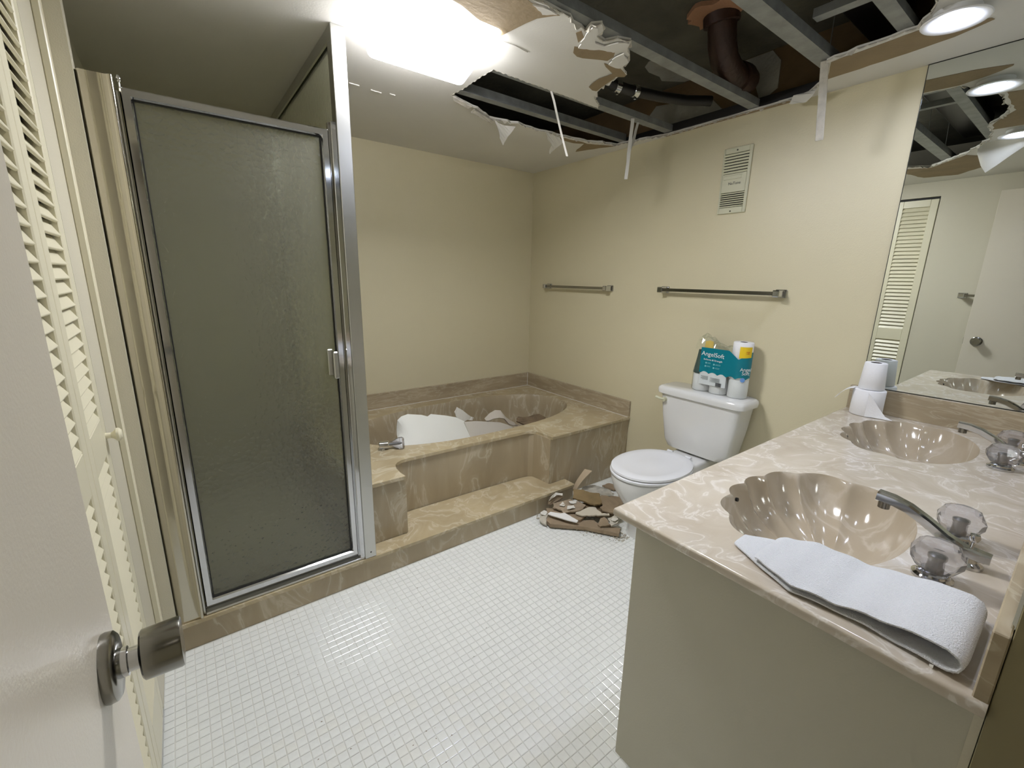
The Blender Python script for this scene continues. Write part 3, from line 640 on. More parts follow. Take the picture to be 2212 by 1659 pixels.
def shard3(pts, th_, name, label, m, cat='drywall piece', grp=None, parent=None):
    pts = rag3(pts, amp=0.001 if 'board' in name or 'splinter' in label else 0.004, step=0.014, seed=len(label))
    o = obj(name, B().poly3(pts, th_), m, parent, 0)
    return tag(o, label, cat, grp)
shard3([(1.62, 2.37, 2.36), (1.70, 2.38, 2.352), (1.76, 2.345, 2.35), (1.74, 2.40, 2.30), (1.72, 2.42, 2.255), (1.69, 2.40, 2.27), (1.66, 2.38, 2.32)], 0.003, 'torn_paper_flap', 'grey paper flap hanging at the lower left rim of the hole', M_CEIL, 'paper flap', 'paper flaps on the ceiling rim')
shard3([(1.98, 2.33, 2.362), (2.12, 2.345, 2.355), (2.16, 2.36, 2.335), (2.13, 2.40, 2.30), (2.10, 2.42, 2.27), (2.08, 2.38, 2.31), (2.02, 2.35, 2.33)], 0.003, 'torn_paper_flap', 'grey paper flap hanging below the far rim beside the brown torn triangle', M_CEIL, 'paper flap', 'paper flaps on the ceiling rim')
shard3([(2.56, 1.13, 2.362), (2.54, 1.04, 2.355), (2.50, 1.0, 2.345), (2.54, 1.06, 2.31), (2.57, 1.15, 2.33)], 0.003, 'torn_paper_flap', 'small torn flap at the wall next to the thick hanging sliver', M_CEIL, 'paper flap', 'paper flaps on the ceiling rim')
shard3([(1.25, 2.20, 2.352), (1.38, 2.235, 2.348), (1.37, 2.255, 2.34), (1.26, 2.22, 2.345)], 0.01, 'broken_gypsum_chunk', 'pale gypsum chunk at the left tip of the hole', M_GYP, 'gypsum chunk')
shard3([(1.42, 2.275, 2.352), (1.60, 2.345, 2.348), (1.60, 2.365, 2.338), (1.42, 2.295, 2.342)], 0.01, 'broken_gypsum_chunk', 'long pale gypsum chunk along the lower left rim of the hole', M_GYP, 'gypsum chunk')
# large flap near the vanity, seen in the mirror
P = []
ft = [(0.99, 0.700, 2.330), (1.00, 0.672, 2.358), (1.00, 0.63, 2.366), (1.02, 0.58, 2.366), (1.05, 0.53, 2.364), (1.08, 0.47, 2.362), (1.10, 0.42, 2.362)]
fb = [(0.97, 0.695, 2.300), (0.95, 0.672, 2.235), (0.95, 0.645, 2.188), (0.96, 0.600, 2.225), (0.98, 0.555, 2.262), (1.03, 0.495, 2.30), (1.07, 0.43, 2.335)]
for a, c in zip(ft, fb):
    a, c = Vector(a), Vector(c); P.append([a.lerp(c, t/4)+Vector((0.02*math.sin(PI*t/4), 0, 0)) for t in range(5)])
tag(obj('hanging_drywall_flap', B().sheet(P, 0.004), M_CEIL, None, 60), 'curled white drywall flap drooping beside the second recessed light', 'drywall flap')

# ------------------------------------------------------------------ WALL FITTINGS on the right wall
def towel_bar(label, y0, y1, z, xw, sgn):
    t = thing('towel_bar', label, 'towel bar', (xw, (y0+y1)/2, z), 'chrome towel bars on the walls')
    for y in (y0, y1):
        x0, x1 = sorted((xw-sgn*0.0, xw-sgn*0.010)); obj('mount', B().box(x0, x1, y-0.03, y+0.03, z-0.022, z+0.022, 0.003), M_CHROME, t)
        x0, x1 = sorted((xw-sgn*0.010, xw-sgn*0.075)); obj('post', B().box(x0, x1, y-0.018, y+0.018, z-0.018, z+0.018, 0.004), M_CHROME, t)
    x0, x1 = sorted((xw-sgn*0.048, xw-sgn*0.063))
    obj('bar', B().box(x0, x1, y0-0.0, y1+0.0, z-0.010, z+0.010, 0.0015), M_BNICK, t)
towel_bar('short chrome towel bar near the room corner above the tub', 2.28, 2.97, 1.40, XR, 1)
towel_bar('chrome towel bar above the toilet', 1.075, 1.80, 1.405, XR, 1)
towel_bar('chrome towel bar on the wall behind the open door', 0.20, 0.77, 1.39, XW, -1)

vg = thing('wall_vent', 'ivory rectangular wall heater vent with slats above and below its panel', 'vent', (XR, 1.415, 2.03))
vy0, vy1, vz0, vz1 = 1.333, 1.497, 1.850, 2.203
xg = XR-0.001
obj('vent_frame', B().box(xg-0.010, xg, vy0, vy0+0.016, vz0, vz1, 0.003).box(xg-0.010, xg, vy1-0.010, vy1, vz0, vz1, 0.003)
    .box(xg-0.010, xg, vy0+0.016, vy1-0.01, vz1-0.03, vz1, 0.003).box(xg-0.010, xg, vy0+0.016, vy1-0.01, vz0, vz0+0.034, 0.003)
    .box(xg-0.010, xg, vy0+0.016, vy1-0.01, 1.965, 2.065, 0.002), M_VENT, vg, 25)
obj('vent_back', B().box(xg-0.002, xg, vy0+0.01, vy1-0.01, vz0+0.01, vz1-0.01), M_DARK, vg, 0)
for za, zb in ((vz0+0.034, 1.965), (2.065, vz1-0.03)):
    for k in range(7):
        z = za+(k+0.5)*(zb-za)/7; hh = 0.0032 if za < 1.95 else 0.0054
        b = B(); b.box(-0.004, 0.0045, vy0+0.014, vy1-0.008, -hh, hh, 0.001)
        for v in b.bm.verts: v.co = Matrix.Rotation(math.radians(-14), 3, 'Y') @ v.co + Vector((xg-0.0055, 0, z))
        obj('slat', b, M_VENT, vg, 0)
obj('switch_plate', B().box(xg-0.0135, xg-0.009, 1.375, 1.478, 2.035, 2.055, 0.0015), M_VENT, vg, 25)
for y, z in ((1.417, vz1-0.016), (1.417, vz0+0.012)):
    obj('screw', B().lathe([(0.0045, 0), (0.004, 0.002)], (xg-0.010, y, z), (-1, 0, 0), 10), M_SCREW, vg)
# text facing -X: local x -> -Y, local y -> +Z
def face_mx(x, y, z, tilt=0.0):
    return Matrix(((0, 0, -1, x), (-1, 0, 0, y), (0, 1, 0, z), (0, 0, 0, 1))) @ Matrix.Rotation(tilt, 4, 'Z')
text('brand_lettering', 'NuTone', 0.021, face_mx(xg-0.0105, 1.412, 2.012), M_TXT, vg)

# ------------------------------------------------------------------ VANITY
va = thing('vanity_cabinet', 'plain beige laminate vanity cabinet under the double sink counter', 'cabinet', (1.8, 0.33, 0))
CX0, CY1, CZ = 0.935, 0.657, ZC-0.024
obj('side_panel', B().box(CX0, CX0+0.018, -0.012, CY1, 0.0, CZ, 0.001), M_CAB, va, 25)
obj('carcass', B().box(CX0+0.018, XR-0.004, -0.012, CY1-0.02, 0.09, CZ-0.16).box(CX0+0.018, XR-0.004, 0.0, CY1-0.07, 0.0, 0.09).box(CX0+0.018, XR-0.004, CY1-0.04, CY1-0.02, CZ-0.16, CZ), M_CAB, va, 0)
for k in range(4):
    x0 = CX0+0.022+k*0.419
    d_ = obj('cabinet_door', B().box(x0, x0+0.412, CY1-0.019, CY1-0.001, 0.10, CZ-0.01, 0.002), M_CAB, va, 25)
    xk = x0+(0.38 if k % 2 == 0 else 0.032)
    obj('knob', B().lathe([(0.006, 0), (0.005, 0.012), (0.013, 0.02), (0.011, 0.027)], (xk, CY1-0.001, CZ-0.08), (0, 1, 0), 16), M_CHROME, d_)

ct = thing('vanity_counter', 'beige marble counter with two moulded shell sinks and backsplash', 'countertop', (1.8, 0.33, ZC))
def shell_outline(cx, cy, n=180):
    o = []; tag_ = []
    for i in range(n):
        t = 2*PI*i/n; c, s_ = math.cos(t), math.sin(t)
        rx, ry = 0.298, (0.212 if s_ > 0 else 0.195)
        e = 2.15
        k = (abs(c/rx)**e+abs(s_/ry)**e)**(-1/e)
        # scallops on the far (y+) side: angle -25..205 deg
        a = math.degrees(t) if t < PI*1.5 else math.degrees(t)-360
        if -28 < a < 208:
            ph = (a+28)/236*8
            wv = abs(math.sin(PI*ph))           # rounded lobes with cusps
            fade = min(1, (a+28)/40, (208-a)/25)
            k *= 1-0.07*(1-wv)*fade
        o.append((cx+k*c, cy+k*s_))
    return o
SINKS = [(1.318, 0.360), (2.268, 0.368)]
outl = [shell_outline(*s_) for s_ in SINKS]
b = B(); b.prism([(0.878, -0.012), (XR-0.002, -0.012), (XR-0.002, 0.683), (0.878, 0.683)], ZC-0.024, ZC, outl)
# rounded nosing
nose = [(0.0, 0.0), (0.004, -0.0015), (0.006, -0.006), (0.006, -0.019), (0.003, -0.024), (-0.03, -0.024)]
R_ = []
for dx, dz in nose:
    R_.append([(XR-0.002, 0.683+dx, ZC+dz), (0.878-dx+0.0, 0.683+dx, ZC+dz), (0.878-dx, -0.012, ZC+dz)])
b.loft(R_, closed=False)
obj('slab', b, M_MARBC, ct, 50)
for k, ((cx, cy), ol) in enumerate(zip(SINKS, outl)):
    b = B(); dcx, dcy = cx, cy-0.05
    prof_ = [(1.0, 0.0), (0.995, -0.006), (0.975, -0.022), (0.93, -0.05), (0.86, -0.082), (0.74, -0.112), (0.58, -0.133), (0.40, -0.145), (0.22, -0.151), (0.09, -0.154)]
    rings = []
    for kk, dz in prof_:
        sh = (1-kk)
        ring = []
        for i, (x, y) in enumerate(ol):
            t = 2*PI*i/len(ol); e_x, e_y = 0.24*math.cos(t), 0.165*math.sin(t)
            sm = min(1, sh*1.2)
            X = (x-cx)*(1-sm)+e_x*sm*1.15; Y = (y-cy)*(1-sm)+e_y*sm*1.15
            nx = math.hypot(x-cx, y-cy)
            fl = (nx/((abs(math.cos(t)/0.298)**2.15+abs(math.sin(t)/(0.212 if math.sin(t) > 0 else 0.195))**2.15)**(-1/2.15))) if nx else 1
            kz_ = kk*(1-(1-fl)*0.6)
            if kk == 1.0: X, Y, kz_ = x-cx, y-cy, 1.0
            ring.append((cx+(dcx-cx)*sh+X*kz_, cy+(dcy-cy)*sh+Y*kz_, ZC+dz+(1-fl)*0.12*math.sin(PI*min(1, sh*1.6)) if kk < 1 else ZC))
        rings.append(ring)
    b.loft(rings, cap0=False, cap1=True)
    s_o = obj('sink_basin', b, M_MARBB, ct, 50)
    obj('drain', B().lathe([(0.0, 0.003), (0.014, 0.003), (0.02, 0.001), (0.021, -0.002)], (dcx, dcy, ZC-0.1535), n=20, cap0=False, cap1=False), M_CHROME, s_o)
    ox, oy = (1.262, 0.5495) if k == 0 else (2.215, 0.5575)
    obj('overflow_hole', B().lathe([(0.006, 0), (0.006, 0.006)], (ox, oy, ZC-0.034), (0.0, -1, 0.25), 12), M_BLACK, s_o)
obj('backsplash', B().box(0.878, XR-0.002, -0.0125, 0.006, ZC-0.022, ZSP, 0.002), M_MARBS, ct, 25)
obj('backsplash', B().box(XR-0.022, XR-0.002, 0.006, 0.683, ZC-0.001, ZSP, 0.002), M_MARBS, ct, 25)
obj('plaster_filler', B().box(0.889, 0.934, -0.0125, -0.002, 0.3, ZSP-0.05), M_WALLG, ct, 0)

mi = thing('wall_mirror', 'large frameless mirror on the right wall above the counter end', 'mirror', (XR, 0.33, 1.0))
obj('mirror_glass', B().box(XR-0.007, XR-0.001, -0.004, 0.642, ZSP+0.004, H-0.004), M_MIRROR, mi, 0)
obj('mirror_edge', B().box(XR-0.0075, XR-0.001, 0.642, 0.6445, ZSP+0.002, H-0.002).box(XR-0.0075, XR-0.001, -0.004, 0.6445, H-0.004, H-0.0005).box(XR-0.0078, XR-0.001, -0.004, 0.6445, ZSP, ZSP+0.004), M_MEDGE, mi, 0)
mi2 = thing('wall_mirror', 'long mirror on the vanity wall beside the doorway', 'mirror', (1.8, -0.01, 1.0))
obj('mirror_glass', B().box(0.90, XR-0.008, -0.0135, -0.009, ZSP+0.004, H-0.004), M_MIRROR, mi2, 0)

# faucets
def faucet(cx, label):
    t = thing('sink_faucet', label, 'faucet', (cx, 0.1, ZC), 'chrome faucets with crystal knobs')
    pr = [(-1, -0.55), (-0.6, -0.8), (0.6, -0.8), (1, -0.55), (1, 0.55), (0.6, 0.8), (-0.6, 0.8), (-1, 0.55)]
    pts = [(cx, 0.040, ZC+0.030), (cx, 0.058, ZC+0.030), (cx, 0.085, ZC+0.033), (cx, 0.115, ZC+0.046), (cx, 0.150, ZC+0.068), (cx, 0.185, ZC+0.086), (cx, 0.215, ZC+0.094), (cx, 0.245, ZC+0.096)]
    obj('spout', B().tube(pts, [0.013, 0.0145, 0.0145, 0.0145, 0.0145, 0.0150, 0.0155, 0.0155], prof=pr), M_CHROME, t, 25)
    obj('aerator', B().cyl((cx, 0.230, ZC+0.068), (cx, 0.230, ZC+0.086), 0.012, n=20), M_BNICK, t)
    obj('spout_base', B().lathe([(0.026, 0), (0.025, 0.006), (0.016, 0.012), (0.013, 0.022)], (cx, 0.072, ZC+0.0005), n=24), M_CHROME, t)
    obj('lift_knob', B().lathe([(0.003, 0), (0.003, 0.016), (0.008, 0.02), (0.010, 0.028), (0.008, 0.035), (0.0, 0.037)], (cx, 0.072, ZC+0.040), n=16, cap1=False), M_CHROME, t)
    for dx in (-0.122, 0.122):
        c = (cx+dx, 0.108, ZC+0.0005)
        h = obj('handle', B().lathe([(0.024, 0.018), (0.032, 0.024), (0.0435, 0.042), (0.0445, 0.056), (0.033, 0.078), (0.018, 0.084)], c, n=10, phase=0.2), M_CRYS, t, 0, label='faceted crystal knob')
        obj('flange', B().lathe([(0.034, 0), (0.034, 0.006), (0.028, 0.010), (0.027, 0.014), (0.02, 0.018)], c, n=32), M_CHROME, h)
        obj('stem', B().lathe([(0.013, 0.018), (0.011, 0.04), (0.014, 0.046), (0.014, 0.052), (0.008, 0.054)], c, n=12), M_BNICK, h)
    return t
faucet(1.320, 'chrome faucet with crystal knobs at the nearer sink')
faucet(2.285, 'chrome faucet with crystal knobs at the farther sink')

# folded hand towel
def towel():
    T = thing('hand_towel', 'folded white terry hand towel lying beside the nearer sink', 'towel', (1.0, 0.2, ZC+0.001))
    th_ = 0.0085
    # centreline in (y,z), near end first; x range per y
    def xr(y):
        t = (y-0.03)/0.38
        lo = 0.893+0.012*math.sin(t*5)+0.085*max(0, t-0.62)/0.38
        hi = 1.108-0.010*t-0.075*max(0, t-0.68)/0.32
        return lo, hi
    z0 = ZC+0.001
    def layer(pts, name, wob=0.0, seed=0):
        rings = []
        for i, (y, z) in enumerate(pts):
            a = Vector(pts[max(0, i-1)]); c = Vector(pts[min(len(pts)-1, i+1)]); d = (c-a).normalized(); n_ = Vector((-d.y, d.x))
            lo, hi = xr(min(0.41, max(0.03, y)))
            ring = []
            K = 14
            for s_, kk in ((1, range(K+1)), (-1, range(K, -1, -1))):
                for k in kk:
                    x = lo+(hi-lo)*k/K
                    edge = 0.35 if k in (0, K) else (0.8 if k in (1, K-1) else 1)
                    w_ = 0.0022*noise.noise(Vector((x*14, y*14, seed)))
                    ring.append((x, y+n_.x*th_/2*s_*edge, z+n_.y*th_/2*s_*edge+w_+wob*(k/K-0.5)*0))
            rings.append(ring)
        b = B(); b.loft(rings)
        return obj(name, b, M_TOWEL, T, 60)
    z1 = z0+th_/2+0.001
    bot = [(0.410-0.012*i, z1+0.002*math.sin(i*0.5)**2) for i in range(31)]
    loop = [(0.038, z1+0.002), (0.026, z1+0.009), (0.022, z1+0.020), (0.028, z1+0.031), (0.042, z1+0.037), (0.062, z1+0.036)]
    top = []
    for i in range(26):
        y = 0.075+i*0.0105; t = i/25
        top.append((y, z1+0.035-0.0215*min(1, t*2.2)+0.0015*math.sin(i)))
    top += [(0.343, z1+0.0125), (0.350, z1+0.0095)]
    layer(bot+loop+top, 'folded_cloth')
    return T
towel()
tag(obj('plaster_crumbs', B().poly3([(0.905, 0.030, ZC+.004), (0.915, 0.028, ZC+.005), (0.918, 0.036, ZC+.006), (0.908, 0.038, ZC+.004)], 0.005).poly3([(0.893, 0.052, ZC+.003), (0.898, 0.052, ZC+.003), (0.896, 0.057, ZC+.003)], 0.004), M_CEIL, None, 0), 'white plaster crumbs at the near corner of the counter', 'crumbs')
bpy.data.objects['plaster_crumbs']['kind'] = 'stuff'

# toilet rolls on the counter
def roll(name, label, cx, cy, z0, rad, h, rad2=None, grp=None, cr=0.02):
    rad2 = rad2 or rad
    t = thing(name, label, 'toilet roll', (cx, cy, z0), grp)
    b = B(); b.lathe([(cr, 0), (rad-0.003, 0), (rad, 0.003), (rad2, h-0.003), (rad2-0.003, h), (cr, h-0.0005), (cr, 0)], (cx, cy, z0), n=40, cap0=False, cap1=False)
    obj('paper', b, M_PAPER, t, 50)
    b = B(); b.lathe([(cr, 0.001), (cr, h-0.001), (cr-0.0015, h-0.001), (cr-0.0015, 0.001)], (cx, cy, z0), n=28, cap0=False, cap1=False)
    obj('core', b, M_CARD, t, 50)
    return t
RX, RY = 2.552, 0.588
rb = roll('toilet_roll', 'wide white toilet roll at the bottom of the stack on the counter', RX, RY, ZC+0.001, 0.062, 0.122, grp='toilet rolls on the counter')
# trailing sheets
P = []
for i in range(7):
    a = math.radians(188+i*10); t = i/6
    top = Vector((RX+0.0635*math.cos(a), RY+0.0635*math.sin(a), ZC+0.118))
    bot = Vector((RX+(0.0645)*math.cos(a), RY+(0.0645)*math.sin(a), ZC+0.002))
    P.append([bot, top])
P2 = [[Vector((2.49, 0.575, ZC+0.003)), Vector((2.489, 0.575, ZC+0.115))], [Vector((2.497, 0.553, ZC+0.003)), Vector((2.497, 0.553, ZC+0.085))], [Vector((2.503, 0.525, ZC+0.003)), Vector((2.508, 0.532, ZC+0.05))], [Vector((2.508, 0.495, ZC+0.003)), Vector((2.512, 0.505, ZC+0.015))], [Vector((2.512, 0.476, ZC+0.003)), Vector((2.512, 0.478, ZC+0.005))]]
obj('loose_sheet', B().sheet(P2, 0.0012), M_PAPER, rb, 60)
P3 = []
for i in range(7):
    t = i/6
    P3.append([Vector((RX-0.055-0.03*t+0.0, RY+0.048+0.06*t, ZC+0.126-0.055*t*t)), Vector((RX+0.02-0.03*t, RY+0.058+0.06*t, ZC+0.124-0.055*t*t))])
obj('loose_sheet', B().sheet(P3, 0.0012), M_PAPER, rb, 60)
rt = roll('toilet_roll', 'slim white toilet roll standing on top of the wide roll', RX+0.003, RY-0.002, ZC+0.1255, 0.050, 0.124, 0.042, grp='toilet rolls on the counter', cr=0.021)

# ------------------------------------------------------------------ TOILET
to = thing('toilet', 'white two piece toilet between bathtub and vanity', 'toilet', (2.2, 1.39, 0))
def sup(cx, cy, rx, ry, z, e=2.0, n=48, egg=0.0):
    o = []
    for i in range(n):
        t = 2*PI*i/n; c, s_ = math.cos(t), math.sin(t)
        x = rx*math.copysign(abs(c)**(2/e), c); y = ry*math.copysign(abs(s_)**(2/e), s_)
        if egg: y *= 1+egg*(x/rx)
        o.append((cx+x, cy+y, z))
    return o
TY = 1.365
b = B(); b.loft([sup(2.535, TY, 0.072, 0.165, 0.405, 4), sup(2.53, TY, 0.088, 0.198, 0.418, 5), sup(2.528, TY, 0.092, 0.218, 0.46, 6), sup(2.526, TY, 0.097, 0.243, 0.62, 7), sup(2.525, TY, 0.100, 0.258, 0.758, 8)])
obj('tank', b, M_PORC, to, 50)
b = B(); b.loft([sup(2.522, TY, 0.104, 0.266, 0.758, 7), sup(2.522, TY, 0.114, 0.280, 0.764, 7), sup(2.522, TY, 0.116, 0.283, 0.785, 7), sup(2.522, TY, 0.112, 0.279, 0.800, 7), sup(2.522, TY, 0.102, 0.268, 0.808, 7)])
obj('tank_lid', b, M_PORC, to, 50)
obj('flush_handle', B().cyl((2.428, TY+0.215, 0.725), (2.408, TY+0.215, 0.725), 0.015, 0.013).tube([(2.412, TY+0.215, 0.727), (2.40, TY+0.235, 0.730), (2.398, TY+0.265, 0.735)], [0.007, 0.008, 0.009], 10), M_VENT, to, 50, label='ivory flush lever')
bc = 2.085
b = B(); b.loft([sup(2.22, 1.385, 0.27, 0.125, 0.0, 2.6), sup(2.22, 1.385, 0.265, 0.12, 0.05, 2.6), sup(2.20, 1.385, 0.255, 0.115, 0.13, 2.4), sup(2.16, 1.39, 0.265, 0.135, 0.21, 2.3), sup(2.11, 1.395, 0.270, 0.175, 0.30, 2.2),
                 sup(bc, 1.40, 0.262, 0.193, 0.36, 2.1), sup(bc, 1.40, 0.262, 0.196, 0.385, 2.1), sup(bc, 1.40, 0.25, 0.186, 0.392, 2.1)])
obj('bowl', b, M_PORC, to, 50)
obj('bowl_deck', B().box(2.28, 2.60, 1.27, 1.50, 0.28, 0.402, 0.02, seg=3), M_PORC, to, 50)
b = B(); b.loft([sup(bc, 1.40, 0.262, 0.198, 0.393, 2.1), sup(bc, 1.40, 0.268, 0.203, 0.398, 2.1), sup(bc, 1.40, 0.268, 0.203, 0.407, 2.1), sup(bc, 1.40, 0.262, 0.198, 0.411, 2.1)])
obj('seat', b, M_SEAT, to, 50)
b = B(); b.loft([sup(bc+0.003, 1.40, 0.258, 0.195, 0.413, 2.1), sup(bc+0.003, 1.40, 0.266, 0.202, 0.418, 2.1), sup(bc+0.003, 1.40, 0.264, 0.200, 0.428, 2.1), sup(bc+0.003, 1.40, 0.245, 0.182, 0.434, 2.1), sup(bc+0.003, 1.40, 0.20, 0.145, 0.432, 2.1), sup(bc+0.003, 1.40, 0.19, 0.137, 0.4295, 2.1), sup(bc+0.003, 1.40, 0.08, 0.06, 0.4305, 2.1)])
obj('seat_lid', b, M_SEAT, to, 50)
for y_ in (1.32, 1.445): obj('seat_hinge', B().cyl((2.36, y_, 0.418), (2.36, y_+0.035, 0.418), 0.012), M_SEAT, to, 50)
sv = thing('water_valve', 'small chrome supply valve on the wall behind the counter front edge', 'valve', (2.6, 0.86, 0.25))
obj('valve_body', B().cyl((XR-0.001, 0.93, 0.26), (XR-0.06, 0.93, 0.26), 0.009).cyl((XR-0.05, 0.93, 0.26), (XR-0.05, 0.93, 0.30), 0.007), M_CHROME, sv)
obj('supply_hose', B().tube([(XR-0.05, 0.93, 0.29), (XR-0.055, 0.98, 0.36), (XR-0.07, 1.08, 0.385), (XR-0.09, 1.18, 0.40)], 0.006, 8), M_STEEL, sv)

# toilet paper pack on the tank
PKX, PZ = 2.548, 0.810
ys = [1.415, 1.305, 1.193]
for k, y in enumerate(ys):
    roll('packed_roll', ('white toilet roll in the bottom left of the plastic pack', 'white toilet roll in the bottom middle of the plastic pack', 'white toilet roll in the bottom right of the plastic pack')[k], PKX, y, PZ, 0.053, 0.107, grp='toilet rolls inside the pack')
roll('packed_roll', 'toilet roll in the middle of the right column of the plastic pack', PKX, ys[2], PZ+0.1075, 0.053, 0.107, grp='toilet rolls inside the pack')
roll('packed_roll', 'white toilet roll topmost of the right column of the plastic pack', PKX, ys[2], PZ+0.215, 0.053, 0.107, grp='toilet rolls inside the pack')
pk = thing('paper_pack_wrapper', 'crumpled clear and teal plastic toilet paper pack wrapper on the tank', 'wrapper', (PKX, 1.3, PZ))
def hull(s_, z, rx=0.056):
    """front outline of the pack at arc parameter s_ 0..1 from left (y high) round the front to right (y low)"""
    yl, yr = 1.415+0.0, 1.193
    L1 = PI*rx/2; L2 = yl-yr; L = 2*L1+L2; d = s_*L
    if d < L1: a = d/rx; return (PKX-rx*math.sin(a), yl+rx*math.cos(a), z)
    if d < L1+L2: return (PKX-rx, yl-(d-L1), z)
    a = (d-L1-L2)/rx; return (PKX-rx*math.cos(a), yr-rx*math.sin(a), z)
NS = 40
def band(name, s0, s1, zlo, zhi, m, off=0.0, th_=0.0006, n=NS, lab=None):
    P = []
    for i in range(n+1):
        s_ = s0+(s1-s0)*i/n; rowp = []
        for j in range(7):
            z = zlo(s_)+(zhi(s_)-zlo(s_))*j/6
            x, y, zz = hull(s_, z, 0.0575+off)
            if s_ > 0.3 and z < PZ+0.3: pass
            # left column has lost its upper rolls: film sags inwards
            sag = max(0, (z-(PZ+0.107)))/0.2*max(0, 0.62-s_)/0.62
            if 'teal' not in name: y -= 0.05*sag*max(0, (0.45-s_)/0.45)
            rowp.append(Vector((x+0.0005*math.sin(s_*55+z*40), y, zz)))
        P.append(rowp)
    return obj(name, B().sheet(P, th_), m, pk, 70, label=lab)
tz = lambda s_: PZ+0.118+0.012*abs(math.sin(s_*24))-0.008*s_
tt = lambda s_: PZ+0.27-0.045*max(0, 1-abs(s_-0.80)/0.14) + (0.0 if s_ < 0.45 else 0.0) - 0.02*max(0, 0.28-s_)
band('teal_label', 0.24, 1.0, tz, tt, M_TEAL, 0.0008, lab='teal printed band')
band('tinted_side', 0.0, 0.245, lambda s_: PZ+0.108, lambda s_: PZ+0.255-0.03*(0.24-s_), M_TFILM, 0.0004, n=14)
band('clear_film', 0.0, 1.0, lambda s_: PZ+0.002, lambda s_: PZ+0.118, M_FILM, 0.0)
band('white_label', 0.26, 0.66, lambda s_: PZ+0.048, lambda s_: tz(s_)-0.001, mat('frosted_print', (214, 220, 220), 0.4), 0.0012)
# crumpled top of the film
P = []
for i in range(13):
    t = i/12; row = []
    y = 1.452-0.20*t
    for j in range(9):
        v = j/8
        ph = PI*v
        row.append(Vector((PKX-0.052*math.cos(ph)*(1+0.1*noise.noise(Vector((t*9, v*9, 3)))), y+0.01*noise.noise(Vector((t*7, v*7, 1))), PZ+0.255+(0.075+0.035*math.sin(t*5+0.6))*math.sin(ph)*(0.75+0.35*noise.noise(Vector((t*8, v*6, 8)))))))
    P.append(row)
obj('crumpled_film', B().sheet(P, 0.0005), M_FILM, pk, 0)
band('yellow_patch', 0.24, 0.40, lambda s_: PZ+0.268, lambda s_: PZ+0.315-0.1*abs(s_-0.33), mat('faded_yellow_print', (206, 180, 96), 0.4), -0.004, n=8)
band('yellow_label', 0.80, 0.965, lambda s_: PZ+0.235+0.12*abs(s_-0.80)*0.3, lambda s_: PZ+0.300, M_YEL, 0.0014, n=10)
def ptext(body, size, s_, z, m, tilt=0.0, name='lettering', off=0.0042):
    x, y, zz = hull(s_, z, 0.0575+off); x2, y2, _ = hull(s_+0.01, z, 0.0575+off)
    tx = Vector((x2-x, y2-y, 0)).normalized(); nz = tx.cross(Vector((0, 0, 1)))
    M4 = Matrix(((tx.x, 0, nz.x, x), (tx.y, 0, nz.y, y), (tx.z, 1, nz.z, zz), (0, 0, 0, 1))) @ Matrix.Rotation(tilt, 4, 'Z')
    return text(name, body, size, M4, m, pk, 0.0003)
ptext('AngelSoft', 0.036, 0.43, PZ+0.232, M_WPRINT, -0.04)
ptext('Softness & Strength', 0.0145, 0.44, PZ+0.200, M_WPRINT, -0.02)
ptext('Angel', 0.028, 0.90, PZ+0.172, M_WPRINT); ptext('Soft', 0.028, 0.905, PZ+0.150, M_WPRINT)
ptext('mega\nrolls', 0.010, 0.90, PZ+0.268, M_RED, 0, off=0.0046)
b = B()
for s_, z in ((0.34, 0.180), (0.335, 0.160), (0.46, 0.176), (0.46, 0.155)):
    x, y, zz = hull(s_, PZ+z, 0.0605); b.lathe([(0.0055, 0), (0.0045, 0.0008)], (x, y, zz), (-1, 0, 0), 12)
for s_, z, w_ in ((0.385, 0.180, 0.02), (0.38, 0.160, 0.024), (0.52, 0.176, 0.03), (0.515, 0.155, 0.026)):
    x, y, zz = hull(s_, PZ+z, 0.0605)
    for q in (-0.003, 0.002): b.box(x-0.0004, x, y-w_/2, y+w_/2, zz+q, zz+q+0.0018)
obj('print_dots', b, mat('pale_teal_print', (120, 190, 196), 0.5), pk, 0)
b = B()
for s_, z, w_, n_ in ((0.34, 0.098, 0.045, 6), (0.50, 0.094, 0.06, 7)):
    x, y, zz = hull(s_, PZ+z, 0.0605)
    for q in range(n_): b.box(x-0.0004, x, y-w_/2, y+w_/2-(0.01 if q % 3 == 2 else 0), zz-q*0.004, zz-q*0.004+0.002)
obj('fine_print', b, M_GPRINT, pk, 0)
b = B(); x, y, zz = hull(0.56, PZ+0.060, 0.0605); rnd = random.Random(2); q = -0.017
while q < 0.017:
    w_ = rnd.choice((0.0008, 0.0014, 0.002)); b.box(x-0.0004, x, y+q, y+q+w_, zz-0.011, zz+0.011); q += w_+rnd.choice((0.0008, 0.0013))
obj('barcode', b, M_DPRINT, pk, 0)
b = B(); x, y, zz = hull(0.92, PZ+0.115, 0.0605)
b.lathe([(0.013, 0), (0.011, 0.0006)], hull(0.88, PZ+0.112, 0.0600), (-0.75, -0.66, 0), 16)
obj('blue_print_spot', b, M_BLUE, pk, 0)

